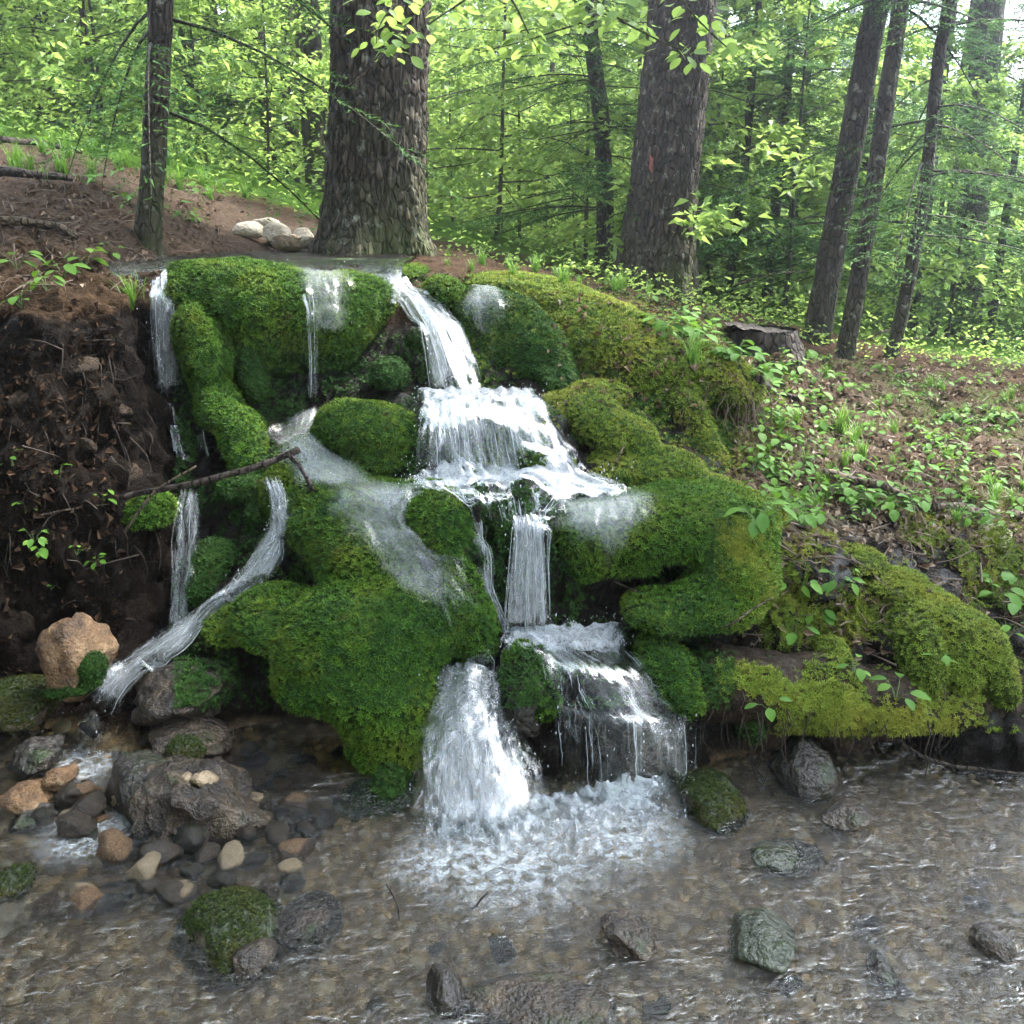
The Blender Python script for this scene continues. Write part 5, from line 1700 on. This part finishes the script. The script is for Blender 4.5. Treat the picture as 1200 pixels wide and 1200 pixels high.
def moss_carpet(label, n, region, mat, thr, size=.013, fr=6.0):
    P_, N_ = [], []
    for _ in range(n):
        px, py = region()
        p, nrm = seen(px, py)
        if p is None or p[2] < 0.02 or p[1] > 7:
            continue
        if nrm[1] > .8:
            continue
        P_.append(p)
        N_.append(nrm)
    P_, N_ = np.array(P_), np.array(N_)
    k = fbm(P_ * fr, 3, 91) + r.normal(0, .12, len(P_)) > thr
    V, F, rnd = moss_tufts(P_[k], N_[k], size, r)
    tag(link('moss_carpet', mesh('moss_carpet', V, F, M[mat], False, {'rnd': rnd})), label, 'moss', kind='stuff')


moss_carpet('olive moss creeping over the muddy right bank', 30000, lambda: (r.uniform(840, 1200), r.uniform(570, 860)), 'moss_yellow', 0.17)
moss_carpet('yellow moss thinning out along the crest of the ridge', 15000, lambda: (r.uniform(540, 930), r.uniform(318, 560)), 'moss_yellow', -0.05)
moss_carpet('dark moss on the wet rock between the falls', 42000, lambda: (r.uniform(205, 860), r.uniform(320, 830)), 'moss_dark', -0.08, .015)

# ------------------------------------------------------------------ logs, sticks and roots
def stick(label, pix, r0, r1, mat='wood', name='stick', lift=0.01, cat='stick', sides=7, group=None, forks=()):
    pts = []
    for q in pix:
        if len(q) == 2:
            p, nrm = seen(*q)
            pts.append(p + nrm * (lift + r0 * .5))
        else:
            pts.append(P(*q))
    pts = np.array(pts)
    c = spline(pts, max(10, 6 * len(pts)))
    c = c + fbm(c * 14, 2, len(label))[:, None] * r0 * .5
    o = empty(name, c[0]) if forks else None
    rad = np.linspace(r0, r1, len(c)) * (1 + .15 * fbm(c * 40, 2, 3))
    V, F = tube(c, rad, sides)
    if not forks:
        o = link(name, mesh(name, V - c[0], F, M[mat], True, {'rnd': np.full(len(V), .5)}), loc=c[0])
    else:
        link('main_limb', mesh('main_limb', V - c[0], F, M[mat], True, {'rnd': np.full(len(V), .5)}), o)
        for fk in forks:
            fp = spline(np.array([P(*q) for q in fk[0]]), 12)
            V, F = tube(fp, np.linspace(fk[1], fk[2], 12), 6)
            link('side_limb', mesh('side_limb', V - c[0], F, M[mat], True, {'rnd': np.full(len(V), .5)}), o)
    tag(o, label, cat, group)
    return o


stick('dark broken branch with a forked end lying across the left hollow', [(140, 583, 3.42), (200, 571, 3.42), (270, 556, 3.42), (320, 540, 3.44), (352, 526, 3.46)], .011, .013, 'wood_dark', 'branch', cat='branch',
      forks=[([(338, 532, 3.45), (352, 548, 3.4), (368, 575, 3.36)], .009, .006), ([(352, 548, 3.4), (360, 565, 3.38), (361, 578, 3.37)], .005, .003)])
stick('thin brown twig crossing the dark broken branch', [(145, 625, 3.36), (180, 578, 3.38), (230, 546, 3.4)], .006, .0035, 'wood')
stick('cut log end wedged in the left hollow', [(118, 640, 3.42), (155, 627, 3.4)], .022, .022, 'wood', 'log', cat='log')
stick('thin reddish twig on the dark left bank', [(40, 602), (90, 596), (125, 590)], .004, .002, 'wood')
stick('rotting log half buried in the right slope', [(960, 558), (1000, 568), (1030, 576), (1064, 588)], .022, .018, 'wood', 'log', cat='log')
stick('broken log piece at the end of the right slope', [(1095, 598), (1125, 600), (1160, 606), (1195, 610)], .02, .018, 'wood', 'log', cat='log')
stick('old dark root running beside the stump on the right slope', [(885, 448), (905, 458), (935, 470)], .02, .014, 'wood_dark', 'root_piece', cat='root')
stick('grey stick lying on the muddy bank below the puddle', [(990, 655), (1025, 680), (1058, 705)], .008, .006, 'wood')
stick('curved thin twig lying along the foot of the moss shelf', [(800, 745), (850, 732), (880, 715), (900, 700)], .004, .0025, 'wood')
stick('short brown twig stuck on the sloping moss bank', [(722, 545), (732, 522)], .004, .003, 'wood')
stick('dark root hanging from the muddy bank into the stream', [(1030, 850, 2.78), (1070, 880, 2.72), (1115, 897, 2.68), (1200, 908, 2.64)], .008, .005, 'wood_dark', 'root_piece', cat='root')
stick('little reddish twig standing in the stream', [(553, 1070, 2.1), (562, 1056, 2.1), (572, 1046, 2.1)], .003, .002, 'wood')
stick('thin branching twig in the glittering shallows', [(468, 1082, 2.06), (465, 1060, 2.08), (452, 1036, 2.1)], .0025, .0015, 'wood_dark')
stick('thin pale dead twig in front of the massive spruce trunk', [(395, 112, 5.0), (440, 75, 4.9), (462, 55, 4.85)], .006, .004, 'wood')
stick('bent stick on the edge of the wet mud', [(1085, 695), (1105, 685), (1120, 690)], .007, .005, 'wood')
stick('dark stick lying in the mud hollow under the moss shelf', [(700, 672, 3.08), (735, 688, 3.05), (765, 700, 3.0)], .004, .003, 'wood_dark')
stick('surface root crossing the brown path below the slim stem', [(0, 262), (35, 264), (70, 272), (90, 280)], .02, .012, 'wood', 'root_piece', cat='root')
stick('upper tree root crossing the brown path like a step', [(0, 203), (40, 210), (85, 213)], .03, .018, 'wood_dark', 'root_piece', cat='root')
stick('highest tree root along the top of the brown path', [(0, 168), (45, 172), (95, 182)], .025, .014, 'wood_dark', 'root_piece', cat='root')
for q, (x0, y0, x1, y1) in enumerate([(1010, 402, 1060, 385), (1020, 410, 1090, 396), (980, 400, 1010, 375), (1040, 398, 1080, 410), (1000, 396, 1050, 400), (860, 335, 945, 318)]):
    Yq = 7.8 + .15 * q
    stick('dead branch in the brushwood heap behind the leaning trunks', [(x0, y0, Yq), ((x0 + x1) / 2, (y0 + y1) / 2 - 5, Yq), (x1, y1, Yq + .2)], .014, .008, 'wood', 'dead_branch', cat='branch', group='brushwood behind the leaning trunks')

# fine roots and stems hanging on the bare banks
def hanging(n, region, name, label, mat='root'):
    parts = []
    for _ in range(n):
        p, nrm = seen(*region())
        if p is None:
            continue
        L = r.uniform(.06, .22)
        a = r.uniform(-.6, .6)
        pts = [p - nrm * .01 + np.array([0, 0, .01]), p + nrm * .02 + np.array([a * L * .3, 0, -L * .3]), p + nrm * .015 + np.array([a * L * .5 + r.normal(0, .01), -.01, -L * .7]), p + nrm * .01 + np.array([a * L * .4 + r.normal(0, .02), -.03, -L])]
        parts.append(tube(spline(pts, 7), np.linspace(r.uniform(.0012, .003), .0006, 7), 4, False))
    V, F = join(parts)
    tag(link(name, mesh(name, V, F, M[mat])), label, 'roots', kind='stuff')


hanging(170, lambda: (r.uniform(800, 930), r.uniform(445, 530)), 'fine_roots', 'mat of fine brown roots hanging from the root bank')
hanging(70, lambda: (r.uniform(0, 180), r.uniform(345, 640)), 'fine_roots', 'fine roots hanging down the dark left bank', 'root_dark')
hanging(45, lambda: (r.uniform(830, 1190), r.uniform(800, 850)), 'fine_roots', 'fine roots hanging from the undercut muddy bank', 'root_dark')

def twig_litter(n, region, label, mat='root'):
    parts = []
    for _ in range(n):
        p, nrm = seen(*region(), True)
        if p is None or p[2] < .05 or p[1] > 8:
            continue
        a = r.uniform(0, 6.28)
        L = r.uniform(.04, .2)
        d_ = np.array([math.cos(a), math.sin(a), 0])
        d_ = d_ - nrm * (d_ @ nrm) + nrm * r.normal(0, .12)
        sd = np.cross(nrm, d_) * r.normal(0, .15) * L
        parts.append(tube(spline([p + nrm * .006 - d_ * L / 2, p + nrm * .012 + sd, p + nrm * .006 + d_ * L / 2], 6), np.linspace(r.uniform(.0015, .0045), .001, 6), 4, False))
    V, F = join(parts)
    tag(link('twig_litter', mesh('twig_litter', V, F, M[mat])), label, 'twigs', kind='stuff')


twig_litter(260, lambda: (r.uniform(0, 400), r.uniform(185, 345)), 'small twigs and needles scattered over the brown path')
twig_litter(420, lambda: (r.uniform(860, 1200), r.uniform(400, 800)), 'small dry twigs scattered over the right slope')
twig_litter(26, lambda: (r.uniform(0, 170), r.uniform(345, 800)), 'small twigs caught on the dark left bank', 'root_dark')

# tree stump
b = P(893, 432, 5.3)
b[2] = g1(b[0], b[1]) - .05
o = empty('tree_stump', b)
tag(o, 'weathered tree stump with a reddish sloping top on the right slope', 'stump')
link('stump_side', trunk_mesh('stump_side', [(0, 0, 0), (0, 0, .05), (-.01, 0, .1), (-.02, 0, .15)], [.2, .195, .19, .185], 'wood_dark', 40, 20, .1, .15, .06, 5, 4, 8, 12), o)
tv = [(-.02, 0, .155)] + [(-.02 + .185 * math.cos(t) * (1 + .06 * math.sin(5 * t)), .185 * math.sin(t), .15 - .025 * math.cos(t) + .008 * math.sin(9 * t)) for t in np.linspace(0, 6.283, 32)[:-1]]
link('cut_top', mesh('cut_top', tv, np.array([(0, 1 + q, 1 + (q + 1) % 31) for q in range(31)]), M['wood_dark'], True, {'rnd': np.linspace(.2, .8, 32)}), o)

# ------------------------------------------------------------------ overhanging beech branch at the top
o = empty('beech_branch', P(560, -60, 4.0))
tag(o, 'overhanging beech branch with bright translucent leaves in front of the trunks', 'branch')
base = np.array(o.location)
V, F = leaf_blade(.075, .05, 4, .15, .12)
BL = [mesh('leaf', V, F, M['leaf_light'], True, {'rnd': np.full(len(V), .3 + .2 * s)}) for s in range(3)]
limbs = [
    [(640, -60, 4.3), (560, -10, 4.1), (500, 30, 4.0), (455, 60, 3.95)],
    [(700, -60, 4.3), (705, 10, 4.2), (640, 40, 4.1), (560, 62, 4.0)],
    [(640, -70, 4.2), (690, -10, 4.1), (725, 22, 4.05), (790, 55, 4.0), (830, 62, 3.95)],
    [(560, -60, 4.3), (600, 0, 4.2), (620, 40, 4.15), (635, 66, 4.1)],
    [(780, -60, 4.3), (800, 0, 4.2), (835, 40, 4.1), (870, 70, 4.0)],
    [(480, -60, 4.2), (470, -10, 4.1), (445, 30, 4.0), (440, 62, 3.95)],
    [(560, -60, 4.3), (640, -20, 4.2), (690, 10, 4.15), (755, 30, 4.1)]]
for lb in limbs:
    c = spline(np.array([P(*q) for q in lb]), 20)
    V, F = tube(c, np.linspace(.006, .0015, 20), 5)
    link('twig', mesh('twig', V - base, F, M['bark_dark'], True, {'rnd': np.full(len(V), .4)}), o)
    for q in range(46):
        i_ = int(r.integers(4, 20))
        a = r.uniform(0, 6.28)
        off = np.array([math.cos(a), math.sin(a), r.normal(0, .35)]) * r.uniform(.01, .13)
        lf = link('leaf', BL[int(r.integers(3))], o, c[i_] + off - base, (r.normal(0, .4), r.uniform(0, .7), a + r.normal(0, .4)))
        s = r.uniform(.45, .85)
        lf.scale = (s, s, s)

# ------------------------------------------------------------------ damp forest air
V = np.array([(x, y, z) for x in (-95, 95) for y in (-65, 115) for z in (-4, 45)], float)
zmin = float(ZG.min()) - 1
V[V[:, 2] < 0, 2] = zmin
F = np.array([(0, 1, 3, 2), (4, 6, 7, 5), (0, 4, 5, 1), (2, 3, 7, 6), (0, 2, 6, 4), (1, 5, 7, 3)])
hm = bpy.data.materials.new('forest_haze')
hm.use_nodes = True
hn = hm.node_tree.nodes
hn.clear()
ho = hn.new('ShaderNodeOutputMaterial')
pv = hn.new('ShaderNodeVolumePrincipled')
pv.inputs['Color'].default_value = (0.82, 0.91, 1.0, 1)
pv.inputs['Density'].default_value = 0.009
pv.inputs['Anisotropy'].default_value = 0.82
hm.node_tree.links.new(pv.outputs[0], ho.inputs['Volume'])
haze = link('haze', mesh('haze', V, F, hm, False))
tag(haze, 'thin pale haze in the forest air', kind='stuff')
